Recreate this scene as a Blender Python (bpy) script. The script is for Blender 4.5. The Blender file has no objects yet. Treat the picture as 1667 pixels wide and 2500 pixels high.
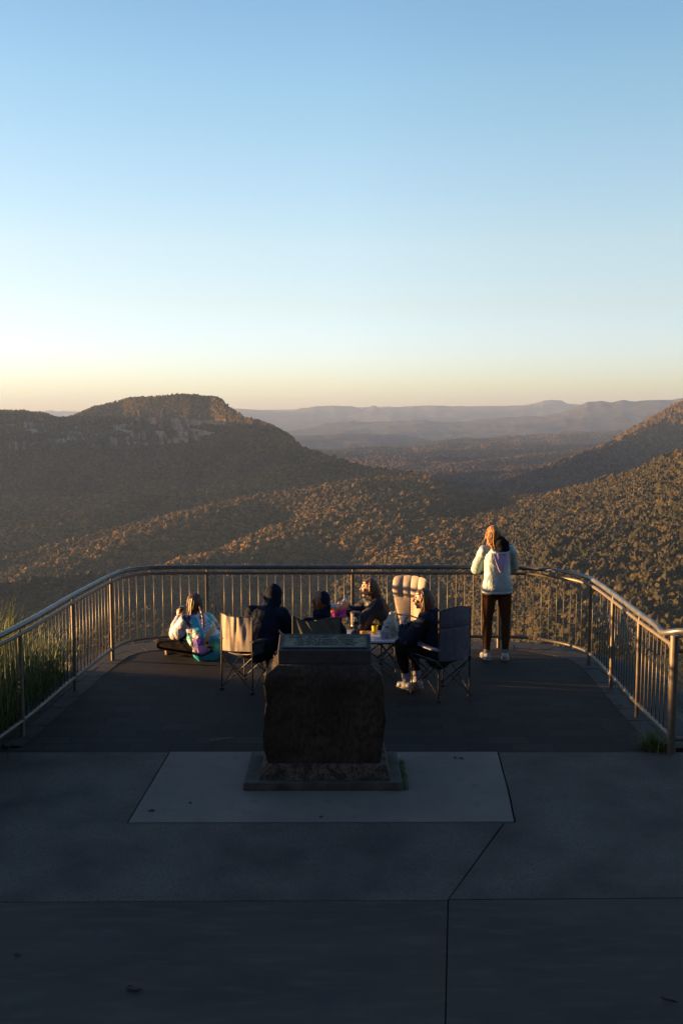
SKY_STR = .1; SUN_STR = 5.0; EXPO = 2.8; FOREST = 1.0; HAZE = 3.8e-5; HAZE_COL = (.265, .41, .74, 1); HAZE_G = .15
SKY_GAIN = [(0, (.45, .465, .72)), (.016, (.45, .465, .72)), (.0566, (.58, .465, .56)), (.10, (.71, .46, .41)), (.158, (.84, .505, .385)), (.232, (.84, .535, .40)), (.30, (.79, .545, .405)), (.361, (.72, .52, .41)), (.6, (.5, .40, .355)), (1, (.33, .31, .32))]
import bpy, bmesh, math, random
import numpy as np
from mathutils import Vector, Matrix, noise as mnoise
random.seed(7); RNG = np.random.default_rng(7)
S = bpy.context.scene; COL = S.collection
PI = math.pi; R = math.radians
PITCH = math.atan(250/2430.); CP, SP = math.cos(PITCH), math.sin(PITCH); CAMZ = 3.15; F = 2430.
SUN_EL = 2.6; SUN_AZ_FWD = 11.0     # degrees: sun stands to the left of the view, slightly ahead

def zat(py, Y):
    b = (np.asarray(py, float)-1250)/F
    return CAMZ + Y*(-SP-b*CP)/(CP-b*SP)
def at(px, py, Y):
    b = (py-1250)/F; k = CP-b*SP
    return Vector(((px-833.5)/F*Y/k, Y, CAMZ+Y*(-SP-b*CP)/k))

# ---------------------------------------------------------------- noise (numpy)
def _h(ix, iy, iz, seed):
    with np.errstate(over='ignore'):
        n = (ix.astype(np.int64)*374761393 + iy.astype(np.int64)*668265263 + iz.astype(np.int64)*1274126177 + seed*974634777) & 0xffffffff
        n = ((n ^ (n >> 13))*1274126177) & 0xffffffff
        n = (n ^ (n >> 16)) & 0xffffffff
    return n/4294967295.0*2-1
def vnoise(x, y, z=None, seed=0):
    x = np.asarray(x, float); y = np.asarray(y, float)
    z = np.zeros_like(x) if z is None else np.asarray(z, float)
    ix, iy, iz = np.floor(x), np.floor(y), np.floor(z)
    fx, fy, fz = x-ix, y-iy, z-iz
    ux, uy, uz = [f*f*f*(f*(f*6-15)+10) for f in (fx, fy, fz)]
    r = 0
    for dx in (0, 1):
        for dy in (0, 1):
            for dz in (0, 1):
                w = (ux if dx else 1-ux)*(uy if dy else 1-uy)*(uz if dz else 1-uz)
                r = r + w*_h(ix+dx, iy+dy, iz+dz, seed)
    return r
def fbm(x, y, z=None, oct=4, seed=0, gain=.5):
    a, s, t = 1., 0., 0.
    for o in range(oct):
        s = s + a*vnoise(np.asarray(x)*2**o+o*17.3, np.asarray(y)*2**o-o*9.1, None if z is None else np.asarray(z)*2**o, seed+o); t += a; a *= gain
    return s/t*1.6
def smooth(x, a, b):
    t = np.clip((np.asarray(x, float)-a)/(b-a), 0, 1); return t*t*(3-2*t)

# ---------------------------------------------------------------- tags and mesh building
def tag(o, label=None, cat=None, group=None, kind=None):
    if label: o['label'] = label
    if cat: o['category'] = cat
    if group: o['group'] = group
    if kind: o['kind'] = kind
    return o
def empty(name, loc=(0, 0, 0), rz=0, **k):
    o = bpy.data.objects.new(name, None); o.location = loc; o.rotation_euler = (0, 0, rz); COL.objects.link(o)
    return tag(o, **k)
def link(name, me, mat=None, parent=None, smooth_=True, **k):
    o = bpy.data.objects.new(name, me); COL.objects.link(o)
    if mat is not None and not me.materials: me.materials.append(mat)
    if parent is not None: o.parent = parent
    if smooth_: me.polygons.foreach_set('use_smooth', [True]*len(me.polygons))
    return tag(o, **k)
def grid_mesh(name, V, wrap=False):
    """V: (nu, nv, 3) array -> mesh"""
    nu, nv = V.shape[:2]
    me = bpy.data.meshes.new(name)
    idx = np.arange(nu*nv).reshape(nu, nv)
    a, b, c, d = idx[:-1, :-1], idx[1:, :-1], idx[1:, 1:], idx[:-1, 1:]
    q = np.stack([a, b, c, d], -1).reshape(-1, 4)
    me.vertices.add(nu*nv); me.vertices.foreach_set('co', V.reshape(-1).astype(np.float32))
    me.loops.add(q.size); me.loops.foreach_set('vertex_index', q.reshape(-1).astype(np.int32))
    me.polygons.add(len(q)); me.polygons.foreach_set('loop_start', np.arange(0, q.size, 4, dtype=np.int32))
    me.update(calc_edges=True); me.validate()
    return me
def vcol(me, name, rgb):
    ca = me.color_attributes.new(name, 'FLOAT_COLOR', 'POINT')
    c = np.ones((len(me.vertices), 4), np.float32); c[:, :3] = rgb; ca.data.foreach_set('color', c.reshape(-1))

def frame(d):
    d = Vector(d).normalized(); u = Vector((0, 0, 1)) if abs(d.z) < .95 else Vector((1, 0, 0))
    a = u.cross(d).normalized(); return a, d.cross(a).normalized()

class MB:
    def __init__(s): s.v = []; s.f = []; s.m = []
    def add(s, vs, fs, m=0):
        n = len(s.v); s.v += [tuple(v) for v in vs]; s.f += [tuple(i+n for i in f) for f in fs]; s.m += [m]*len(fs); return s
    def box(s, c, size, rot=None, m=0, taper=1.0):
        hx, hy, hz = size[0]/2, size[1]/2, size[2]/2; c = Vector(c); vs = []
        for z in (-1, 1):
            k = taper if z > 0 else 1
            for x, y in ((-1, -1), (1, -1), (1, 1), (-1, 1)):
                p = Vector((x*hx*k, y*hy*k, z*hz)); vs.append(c+(rot @ p if rot is not None else p))
        return s.add(vs, [(3, 2, 1, 0), (4, 5, 6, 7), (0, 1, 5, 4), (1, 2, 6, 5), (2, 3, 7, 6), (3, 0, 4, 7)], m)
    def tube(s, pts, r, seg=10, m=0, closed=False, cap=True, flat=1.0):
        pts = [Vector(p) for p in pts]; n = len(pts); rs = r if hasattr(r, '__len__') else [r]*n
        vs = []; fs = []; a = None
        for i, p in enumerate(pts):
            if closed: d = pts[(i+1) % n]-pts[i-1]
            else: d = pts[min(i+1, n-1)]-pts[max(i-1, 0)]
            d.normalize()
            if a is None: a, b = frame(d)
            else:
                a = (a-d*a.dot(d)).normalized(); b = d.cross(a)
            for k in range(seg):
                t = 2*PI*k/seg; vs.append(p+a*math.cos(t)*rs[i]+b*math.sin(t)*rs[i]*flat)
        for i in range(n if closed else n-1):
            for k in range(seg):
                j = (i+1) % n
                fs.append((i*seg+k, i*seg+(k+1) % seg, j*seg+(k+1) % seg, j*seg+k))
        if cap and not closed:
            fs.append(tuple(range(seg))[::-1]); fs.append(tuple(range((n-1)*seg, n*seg)))
        return s.add(vs, fs, m)
    def cyl(s, p0, p1, r, seg=12, m=0): return s.tube([p0, p1], r, seg, m)
    def lathe(s, c, prof, seg=20, m=0, M=None):
        vs = []; fs = []; c = Vector(c)
        for r_, z in prof:
            for k in range(seg):
                t = 2*PI*k/seg; p = Vector((r_*math.cos(t), r_*math.sin(t), z)); vs.append(c+(M @ p if M is not None else p))
        for i in range(len(prof)-1):
            for k in range(seg): fs.append((i*seg+k, i*seg+(k+1) % seg, (i+1)*seg+(k+1) % seg, (i+1)*seg+k))
        fs.append(tuple(range(seg))[::-1]); fs.append(tuple(range((len(prof)-1)*seg, len(prof)*seg)))
        return s.add(vs, fs, m)
    def sheet(s, fn, nu, nv, th=.006, m=0):
        """closed thin sheet from fn(u,v)->Vector, thickness th"""
        P = [[Vector(fn(i/nu, j/nv)) for j in range(nv+1)] for i in range(nu+1)]; W = nv+1; N = (nu+1)*W; top = []; bot = []
        for i in range(nu+1):
            for j in range(nv+1):
                du = P[min(i+1, nu)][j]-P[max(i-1, 0)][j]; dv = P[i][min(j+1, nv)]-P[i][max(j-1, 0)]
                n = du.cross(dv); n = n.normalized() if n.length > 1e-9 else Vector((0, 0, 1))
                top.append(P[i][j]+n*th/2); bot.append(P[i][j]-n*th/2)
        fs = []
        for i in range(nu):
            for j in range(nv):
                a, b, c, d = i*W+j, (i+1)*W+j, (i+1)*W+j+1, i*W+j+1
                fs.append((a, b, c, d)); fs.append((d+N, c+N, b+N, a+N))
        for i in range(nu):
            a, b = i*W, (i+1)*W; fs.append((b, a, a+N, b+N)); a, b = i*W+nv, (i+1)*W+nv; fs.append((a, b, b+N, a+N))
        for j in range(nv):
            a, b = j, j+1; fs.append((a, b, b+N, a+N)); a, b = nu*W+j, nu*W+j+1; fs.append((b, a, a+N, b+N))
        return s.add(top+bot, fs, m)
    def capsule(s, p0, r0, p1, r1, seg=14, flat=None, rings=5):
        """rounded tapered limb; flat=(dir, k) squashes it along dir"""
        p0, p1 = Vector(p0), Vector(p1); d = p1-p0; L = d.length
        if L < 1e-6: d = Vector((0, 0, 1))
        d = d.normalized(); a, b = frame(d); vs = []; prof = []
        for i in range(rings+1):
            t = -PI/2+PI/2*i/rings; prof.append((r0*math.cos(t), r0*math.sin(t)))
        for i in range(rings+1):
            t = PI/2*i/rings; prof.append((r1*math.cos(t), L+r1*math.sin(t)))
        for r_, z in prof:
            for k in range(seg):
                t = 2*PI*k/seg; o = a*math.cos(t)*max(r_, 1e-4)+b*math.sin(t)*max(r_, 1e-4)
                if flat: fd = Vector(flat[0]).normalized(); o = o+fd*(o.dot(fd)*(flat[1]-1))
                vs.append(p0+d*z+o)
        n = len(prof); fs = [(i*seg+k, i*seg+(k+1) % seg, (i+1)*seg+(k+1) % seg, (i+1)*seg+k) for i in range(n-1) for k in range(seg)]
        fs.append(tuple(range(seg))[::-1]); fs.append(tuple(range((n-1)*seg, n*seg)))
        return s.add(vs, fs)
    def ell(s, c, r, M=None, seg=18, rings=10):
        prof = [(math.sin(PI*i/rings), -math.cos(PI*i/rings)) for i in range(rings+1)]; vs = []; c = Vector(c)
        for q, z in prof:
            for k in range(seg):
                t = 2*PI*k/seg; p = Vector((max(q, 1e-3)*math.cos(t)*r[0], max(q, 1e-3)*math.sin(t)*r[1], z*r[2])); vs.append(c+(M @ p if M is not None else p))
        n = len(prof); fs = [(i*seg+k, i*seg+(k+1) % seg, (i+1)*seg+(k+1) % seg, (i+1)*seg+k) for i in range(n-1) for k in range(seg)]
        fs.append(tuple(range(seg))[::-1]); fs.append(tuple(range((n-1)*seg, n*seg)))
        return s.add(vs, fs)
    def mesh(s, name):
        me = bpy.data.meshes.new(name); me.from_pydata(s.v, [], s.f); me.polygons.foreach_set('material_index', s.m); me.update(); return me
    def build(s, name, mat, parent=None, smooth_=False, bevel=0, **k):
        me = s.mesh(name)
        for m in (mat if isinstance(mat, (list, tuple)) else [mat]): me.materials.append(m)
        o = link(name, me, None, parent, smooth_, **k)
        if smooth_: autosmooth(me)
        if bevel:
            b = o.modifiers.new('bevel', 'BEVEL'); b.width = bevel; b.segments = 2; b.limit_method = 'ANGLE'
        return o
def autosmooth(me, ang=40):
    bm = bmesh.new(); bm.from_mesh(me); a = R(ang)
    for e in bm.edges:
        if len(e.link_faces) == 2 and e.calc_face_angle(0) > a: e.smooth = False
    bm.to_mesh(me); bm.free()
def copy_tree(o, parent=None):
    c = o.copy(); COL.objects.link(c)
    if parent is not None: c.parent = parent
    for ch in [x for x in S.objects if x.parent == o]: copy_tree(ch, c)
    return c

def voxelise(mb, name, voxel, smooth_it=3, disp=None):
    """union of overlapping closed shapes -> one continuous surface"""
    me = mb.mesh('tmp'); o = bpy.data.objects.new('tmp', me); COL.objects.link(o)
    r = o.modifiers.new('r', 'REMESH'); r.mode = 'VOXEL'; r.voxel_size = voxel; r.use_smooth_shade = True
    if smooth_it:
        sm = o.modifiers.new('s', 'SMOOTH'); sm.factor = .5; sm.iterations = smooth_it
    dg = bpy.context.evaluated_depsgraph_get(); ev = o.evaluated_get(dg)
    out = bpy.data.meshes.new_from_object(ev); out.name = name
    bpy.data.objects.remove(o); bpy.data.meshes.remove(me)
    if disp:
        n = len(out.vertices); co = np.zeros(n*3, np.float32); no = np.zeros(n*3, np.float32)
        out.vertices.foreach_get('co', co); out.vertices.foreach_get('normal', no); co = co.reshape(-1, 3); no = no.reshape(-1, 3)
        co += no*disp(co)[:, None]; out.vertices.foreach_set('co', co.reshape(-1)); out.update()
    return out

# ---------------------------------------------------------------- materials
def nmat(name):
    m = bpy.data.materials.new(name); m.use_nodes = True; nt = m.node_tree
    return m, nt, nt.nodes['Principled BSDF']
def mix(nt, a, b, fac, blend='MIX'):
    n = nt.nodes.new('ShaderNodeMix'); n.data_type = 'RGBA'; n.blend_type = blend
    for i, v in ((0, fac), (6, a), (7, b)):
        if hasattr(v, 'is_output'): nt.links.new(v, n.inputs[i])
        elif i == 0: n.inputs[0].default_value = v
        else: n.inputs[i].default_value = (*v[:3], 1)
    return n.outputs[2]
def ramp(nt, src, stops):
    n = nt.nodes.new('ShaderNodeValToRGB'); nt.links.new(src, n.inputs[0]); e = n.color_ramp.elements
    while len(e) < len(stops): e.new(.5)
    for el, (p, c) in zip(e, stops):
        el.position = p; el.color = (*(c if hasattr(c, '__len__') else (c, c, c)), 1)
    return n.outputs[0]
def tex(nt, kind, scale, detail=3, coord='Object', vec_scale=None, **kw):
    tc = nt.nodes.new('ShaderNodeTexCoord'); src = tc.outputs[coord]
    if vec_scale:
        mp = nt.nodes.new('ShaderNodeMapping'); mp.inputs['Scale'].default_value = vec_scale; nt.links.new(src, mp.inputs[0]); src = mp.outputs[0]
    t = nt.nodes.new('ShaderNodeTex'+kind); nt.links.new(src, t.inputs['Vector']); t.inputs['Scale'].default_value = scale
    if 'Detail' in t.inputs: t.inputs['Detail'].default_value = detail
    for k, v in kw.items(): t.inputs[k].default_value = v
    return t
def bump(nt, bs, height, strength=.5, dist=.01, prev=None):
    b = nt.nodes.new('ShaderNodeBump'); b.inputs['Strength'].default_value = strength; b.inputs['Distance'].default_value = dist
    nt.links.new(height, b.inputs['Height'])
    if prev is not None: nt.links.new(prev, b.inputs['Normal'])
    nt.links.new(b.outputs[0], bs.inputs['Normal']); return b.outputs[0]
def M(name, col, rough=.7, metal=0, var=.25, scale=20, bmp=0, bscale=60, bdist=.003, spec=None, sheen=0, vs=None, trans=0, alpha=None):
    m, nt, bs = nmat(name)
    t = tex(nt, 'Noise', scale, 5, vec_scale=vs)
    c0 = tuple(c*(1-var) for c in col); c1 = tuple(min(1, c*(1+var)) for c in col)
    nt.links.new(ramp(nt, t.outputs['Fac'], [(.3, c0), (.7, c1)]), bs.inputs['Base Color'])
    bs.inputs['Roughness'].default_value = rough; bs.inputs['Metallic'].default_value = metal
    if spec is not None: bs.inputs['Specular IOR Level'].default_value = spec
    if sheen: bs.inputs['Sheen Weight'].default_value = sheen
    if trans: bs.inputs['Transmission Weight'].default_value = trans
    if alpha is not None: bs.inputs['Alpha'].default_value = alpha
    if bmp: bump(nt, bs, tex(nt, 'Noise', bscale, 4, vec_scale=vs).outputs['Fac'], bmp, bdist)
    return m
# ================================================================ camera, sky, sun, air
cam = bpy.data.cameras.new('camera'); co = bpy.data.objects.new('camera', cam); COL.objects.link(co)
co.location = (0, 0, CAMZ); co.rotation_euler = (PI/2-PITCH, 0, 0); cam.lens = 35; cam.sensor_width = 36; cam.sensor_fit = 'AUTO'
cam.clip_start = .1; cam.clip_end = 120000; S.camera = co
W = bpy.data.worlds.new('World'); S.world = W; W.use_nodes = True; nt = W.node_tree
sky = nt.nodes.new('ShaderNodeTexSky'); sky.sky_type = 'NISHITA'; sky.sun_disc = False
sky.sun_elevation = R(SUN_EL)
# direction towards the sun: left (-X) and a little ahead (+Y)
sdir = Vector((-math.cos(R(SUN_AZ_FWD)), math.sin(R(SUN_AZ_FWD)), math.tan(R(SUN_EL)))).normalized()
sky.sun_rotation = math.atan2(sdir.x, sdir.y)
sky.altitude = 1000; sky.air_density = 1.0; sky.dust_density = .6; sky.ozone_density = 3.0
bg = nt.nodes['Background']
# thin high haze: the real sky is paler low down than the clean-air model
tc = nt.nodes.new('ShaderNodeTexCoord'); sx = nt.nodes.new('ShaderNodeSeparateXYZ'); nt.links.new(tc.outputs['Generated'], sx.inputs[0])
gr = ramp(nt, sx.outputs[2], SKY_GAIN); vm = nt.nodes.new('ShaderNodeVectorMath'); vm.operation = 'MULTIPLY'; nt.links.new(sky.outputs[0], vm.inputs[0]); nt.links.new(gr, vm.inputs[1])
v2 = nt.nodes.new('ShaderNodeVectorMath'); v2.operation = 'SCALE'; v2.inputs['Scale'].default_value = 2.625; gx = ramp(nt, nt.nodes.new('ShaderNodeMath').outputs[0], [(0, .83), (.33, .845), (.5, .952), (.67, .86), (1, .65)]); mx = gx.node.inputs[0].links[0].from_node; mx.operation = 'MULTIPLY_ADD'; mx.inputs[1].default_value = .5; mx.inputs[2].default_value = .5; nt.links.new(sx.outputs[0], mx.inputs[0]); v3_ = nt.nodes.new('ShaderNodeVectorMath'); v3_.operation = 'MULTIPLY'; nt.links.new(vm.outputs[0], v3_.inputs[0]); nt.links.new(gx, v3_.inputs[1]); nt.links.new(v3_.outputs[0], v2.inputs[0]); nt.links.new(v2.outputs[0], bg.inputs[0]); bg.inputs[1].default_value = SKY_STR
sl = bpy.data.lights.new('sun', 'SUN'); so = bpy.data.objects.new('sun', sl); COL.objects.link(so)
sl.energy = SUN_STR; sl.angle = R(.6); sl.color = (1, .52, .18)
so.rotation_euler = sdir.to_track_quat('Z', 'Y').to_euler(); so.location = (-30, 5, 20)
S.view_settings.view_transform = 'Standard'; S.view_settings.look = 'None'; S.view_settings.gamma = 1; S.view_settings.exposure = EXPO

# ================================================================ far country
FG = .006   # 1/px size helper
def interp(px, tab, k=1):
    t = np.array(tab, float); return np.interp(px, t[:, 0], t[:, k])
m_forest, nt, bs = nmat('forest_canopy')
oi = nt.nodes.new('ShaderNodeObjectInfo'); n1 = tex(nt, 'Noise', .35, 3)
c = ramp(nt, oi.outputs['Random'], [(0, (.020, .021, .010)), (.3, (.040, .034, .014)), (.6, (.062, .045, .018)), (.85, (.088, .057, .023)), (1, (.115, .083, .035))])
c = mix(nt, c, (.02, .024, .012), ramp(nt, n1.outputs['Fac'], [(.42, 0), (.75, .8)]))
at0 = nt.nodes.new('ShaderNodeAttribute'); at0.attribute_type = 'INSTANCER'; at0.attribute_name = 'stand_light'
nt.links.new(mix(nt, mix(nt, c, (.50, .58, .56), 1, 'MULTIPLY'), mix(nt, c, (1.85, 1.48, 1.05), 1, 'MULTIPLY'), at0.outputs['Fac']), bs.inputs['Base Color'])  # cool dark to warm bright crowns: shade and sun put into colour
bs.inputs['Roughness'].default_value = .85; bs.inputs['Specular IOR Level'].default_value = .15
m_land, nt, bs = nmat('bush_covered_land')
at_ = nt.nodes.new('ShaderNodeVertexColor'); at_.layer_name = 'col'; n1 = tex(nt, 'Noise', .02, 6)
nt.links.new(mix(nt, at_.outputs[0], (.015, .018, .012), ramp(nt, n1.outputs['Fac'], [(.45, 0), (.7, .7)])), bs.inputs['Base Color'])
bs.inputs['Roughness'].default_value = .95; bs.inputs['Specular IOR Level'].default_value = .05
bump(nt, bs, tex(nt, 'Noise', .05, 6).outputs['Fac'], 1, 14)

def tent(x, y, z, pts, slope, rnd=25, right=None):
    """raise land to a ridge that follows pts (px, Y, z)"""
    P = [((p[0]-833.5)/F*p[1], p[1], p[2]) for p in pts]; best = np.full(x.shape, -1e9)
    for (ax, ay, az), (bx, by, bz) in zip(P[:-1], P[1:]):
        dx, dy = bx-ax, by-ay; t = np.clip(((x-ax)*dx+(y-ay)*dy)/(dx*dx+dy*dy), 0, 1)
        d = np.hypot(x-ax-t*dx, y-ay-t*dy); sl = slope if right is None else np.where(x > ax+t*dx, right, slope); best = np.maximum(best, az+t*(bz-az)-sl*(np.sqrt(d*d+rnd*rnd*4)-rnd*2))
    k = 18.0
    m = np.maximum(z, best); return m+k*np.log(np.exp((z-m)/k)+np.exp((best-m)/k))

def zridge(px, y, Yd): return float(zat(y, Yd))
# ---- layer 1: the mesa on the left, spurs in the middle, near slope on the right
S1 = [(-900, 1004), (-400, 992), (-250, 1000), (0, 1000), (69, 1002), (117, 1008), (138, 1016), (154, 1019), (181, 1013), (229, 994), (276, 981), (319, 971), (383, 967), (436, 962), (500, 965), (526, 968), (548, 978), (564, 994), (585, 1008), (601, 1018), (649, 1029), (681, 1045), (713, 1066), (734, 1088), (776, 1103), (808, 1114), (834, 1122), (866, 1138), (898, 1154), (940, 1154), (993, 1156), (1041, 1164), (1073, 1180), (1121, 1202), (1163, 1210), (1206, 1216), (1270, 1216), (1328, 1210), (1392, 1194), (1487, 1172), (1546, 1154), (1599, 1132), (1667, 1109), (1800, 1060), (2200, 950)]
D1 = [(-900, 3500), (-250, 3800), (0, 4450), (300, 4600), (500, 4450), (600, 4150), (700, 3750), (800, 3400), (900, 3100), (1000, 2900), (1100, 2700), (1200, 2600), (1400, 2400), (1667, 2050), (2200, 1700)]  # unseen left end brought forward to keep low sun off the talus
def land1(px, s):
    Yc = interp(px, D1); yc = interp(px, S1)
    Yc = Yc+np.where(px < 620, 60*vnoise(px/90., px*0, seed=3), 0)
    zc = zat(yc, Yc)-9; Yn = 800.
    Y = Yn+(Yc-Yn)*np.minimum(s, 1)+np.maximum(s-1, 0)*3000
    x = (px-833.5)/F*Y
    zf = -385+0*x
    zf = zf+np.clip((px-930)*.36, 0, 150)
    w = 1-smooth(px, 470, 640)                       # how much of a mesa
    zb = zat(interp(px, [(-900, 1100), (0, 1103), (70, 1100), (90, 1085), (300, 1082), (480, 1072), (640, 1080)]), Yc*.93)
    zt = zat(interp(px, [(-900, 1030), (0, 1034), (100, 1040), (150, 1052), (300, 1052), (330, 1030), (480, 1038), (560, 1050), (640, 1075)]), Yc*.94)
    zs = zt+(zc-zt)*.22
    ss = np.clip(s, 0, 1)
    A = np.zeros_like(x); jit = .006*vnoise(px/7., s*0, seed=5)+.012*vnoise(px/33., s*0, seed=6); sj = ss+jit*smooth(ss, .8, .9)*(1-smooth(ss, .960, .975))
    kx = [0, .3, .55, .78, .918, .932, .955, .963, 1.0]
    kz = [zf-10, zf, zf+20, zf+(zb-zf)*.42, zb, zt-(zt-zb)*.35, zt-(zt-zb)*.25, zt, zc]
    for i in range(len(kx)-1):
        t = np.clip((sj-kx[i])/(kx[i+1]-kx[i]), 0, 1)
        if i == 7: t = np.sin(t*PI/2)**.8
        A = np.where((sj >= kx[i]) & (sj <= kx[i+1]+(9 if i == 7 else 0)), kz[i]+t*(kz[i+1]-kz[i]), A)
    B = zf+(zc-zf)*(ss**interp(px, [(600, 2.6), (900, 2.0), (1200, 1.5), (1667, 1.25)]))
    z = w*A+(1-w)*B
    # spurs running out of the saddle towards the lower left
    fade = 1-smooth(ss, .86, .99)
    def zr(l): return [(p, Yd, zridge(p, y, Yd)) for p, Yd, y in l]
    z = tent(x, Y, z, zr([(905, 3080, 1160), (925, 2700, 1192), (950, 2350, 1256), (965, 2000, 1345), (930, 1700, 1425), (880, 1450, 1500)]), .20, 40, .42)
    z2 = tent(x, Y, z, zr([(800, 3330, 1128), (700, 3250, 1150), (600, 3180, 1178), (500, 3120, 1192), (400, 3000, 1212), (300, 2900, 1235), (200, 2800, 1262), (80, 2650, 1300), (-100, 2450, 1350)]), .24)
    z2 = tent(x, Y, z2, zr([(420, 3150, 1195), (330, 3180, 1207), (240, 3180, 1216), (140, 3080, 1232), (60, 3000, 1250)]), .30)
    z2 = tent(x, Y, z2, zr([(900, 2900, 1178), (800, 2750, 1200), (700, 2500, 1240), (600, 2300, 1278), (500, 2120, 1335), (420, 2020, 1362), (300, 1900, 1395), (150, 1800, 1425), (0, 1750, 1440)]), .30)
    for pts, dep, wd in (([(660, 2500), (540, 2320), (420, 2170), (260, 2020), (40, 1900)], 75., 120.), ([(470, 2950), (330, 2760), (150, 2600), (-50, 2450)], 40., 90.), ([(800, 1900), (720, 1700), (640, 1500)], 45., 110.)):
        bd = np.full(x.shape, 1e9); P = [((p-833.5)/F*q, q) for p, q in pts]
        for (ax, ay), (bx, by) in zip(P[:-1], P[1:]):
            t = np.clip(((x-ax)*(bx-ax)+(Y-ay)*(by-ay))/((bx-ax)**2+(by-ay)**2), 0, 1); bd = np.minimum(bd, np.hypot(x-ax-t*(bx-ax), Y-ay-t*(by-ay)))
        z2 = z2-dep*np.exp(-(bd/wd)**2)
    z = z+(z2-z)*fade
    n = 14*fbm(x/420, Y/420, oct=3, seed=11)+5*fbm(x/90, Y/90, oct=3, seed=12)
    # gullies running down the talus under the cliffs
    n = n-w*smooth(ss, .45, .75)*(1-smooth(ss, .88, .93))*16*np.abs(fbm(x/130, Y/900, oct=2, seed=15))
    z = z+n*(1-smooth(ss, .9, 1))+3*fbm(x/60, Y/60, seed=14)*smooth(ss, .93, 1)
    # cliff relief
    z = z-np.maximum(s-1, 0)*3000*.55*smooth(s, 1, 1.08)
    return x, Y, z, w, sj
def land_mesh(name, fn, px, s, colfn):
    PX, SS = np.meshgrid(px, s, indexing='ij'); x, y, z, *rest = fn(PX, SS); V = np.stack([x, y, z], -1)
    me = grid_mesh(name, V); me.materials.append(m_land)
    nx = np.gradient(V, axis=0); ny = np.gradient(V, axis=1); N = np.cross(nx, ny); N /= np.linalg.norm(N, axis=-1, keepdims=True)+1e-9
    vcol(me, 'col', colfn(x, y, z, N, rest).reshape(-1, 3))
    return link(name, me, kind='structure'), N
def veg(x, y, sc, base=(.030, .028, .014), alt=(.016, .018, .010), seed=30):
    n = smooth(fbm(x/sc, y/sc, oct=5, seed=seed, gain=.65), -.5, .5)[..., None]
    return np.array(base)*n+np.array(alt)*(1-n)
def col1(x, y, z, N, rest):
    w, sj = rest; c = veg(x, y, 30.)
    u = x+.4*y
    streak = smooth(fbm(u/14, z/70, oct=4, seed=40), -.15, .35); band = .75+.25*vnoise(z/7, u/300, seed=41)
    tone = smooth(fbm(u/150, z/90, oct=3, seed=42), -.4, .4)[..., None]
    rock = (np.array((.50, .27, .16))*tone+np.array((.40, .31, .23))*(1-tone))*(band*(.55+.45*streak))[..., None]
    patch = smooth(fbm(u/95, z/26, oct=4, seed=43, gain=.6), -.30, .04)
    m = ((sj > .910) & (sj < .966) & (w > .3))*patch*(.25+.75*streak)
    return c*(1-m[..., None])+rock*m[..., None]
pxs = np.unique(np.concatenate([np.arange(-900, -60, 24.), np.arange(-60, 1730, 2.5), np.arange(1730, 2201, 20.)]))
ss = np.unique(np.concatenate([np.linspace(0, .9, 190), np.linspace(.9, 1.0, 110), np.linspace(1, 1.25, 20)]))
hills1, _ = land_mesh('hills', land1, pxs, ss, col1)

# ---- layer 2: the plain beyond and the hill running in from the right
def land2(px, s):
    Yn = 3000.; Yc = interp(px, [(500, 8600), (800, 9000), (1100, 11000), (1500, 13000), (2200, 13500)])
    Y = Yn+(Yc-Yn)*s; x = (px-833.5)/F*Y
    yc = interp(px, [(500, 1112), (834, 1106), (887, 1102), (940, 1095), (993, 1089), (1073, 1082), (1206, 1074), (1365, 1063), (1418, 1060), (1540, 1056), (2200, 1050)])
    zc = zat(yc, Yc); z = -400+(zc+400)*smooth(s, 0, 1)
    ridg = 1-np.abs(fbm(x/1500+.3*fbm(x/900, Y/900, seed=50), Y/800, oct=3, seed=51))*1.7
    z = z+(np.clip(ridg, 0, 1)-.5)*115*(1-smooth(s, .9, 1))+9*fbm(x/300, Y/300, oct=3, seed=52)
    def zr(l): return [(p, Yd, zridge(p, y, Yd)) for p, Yd, y in l]
    z = tent(x, Y, z, zr([(1900, 5500, 850), (1690, 5450, 968), (1667, 5400, 982), (1660, 5380, 1000), (1615, 5300, 1027), (1578, 5200, 1041), (1546, 5100, 1058), (1504, 5000, 1076), (1440, 4900, 1100), (1370, 4700, 1128), (1300, 4500, 1160), (1200, 4200, 1195)]), .60, 10)
    z = tent(x, Y, z, zr([(1500, 7200, 1096), (1380, 6900, 1106), (1250, 6500, 1121), (1130, 6200, 1135)]), .15)
    z = tent(x, Y, z, zr([(1440, 5600, 1128), (1330, 5400, 1148), (1240, 5100, 1165)]), .18)
    return x, Y, z
def col2(x, y, z, N, rest):
    c = veg(x, y, 60., (.095, .072, .032), (.035, .038, .022)); rock = np.array((.42, .22, .10))
    a = ((z > 25) & (np.abs(y-5400) < 500))[..., None]*smooth(fbm(x/25, z/30, oct=3, seed=60), -.1, .2)[..., None]*.8
    return c*(1-a)+rock*a
link2, _ = land_mesh('hills', land2, np.arange(500, 2200, 4.), np.linspace(0, 1.02, 420), col2)

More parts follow.
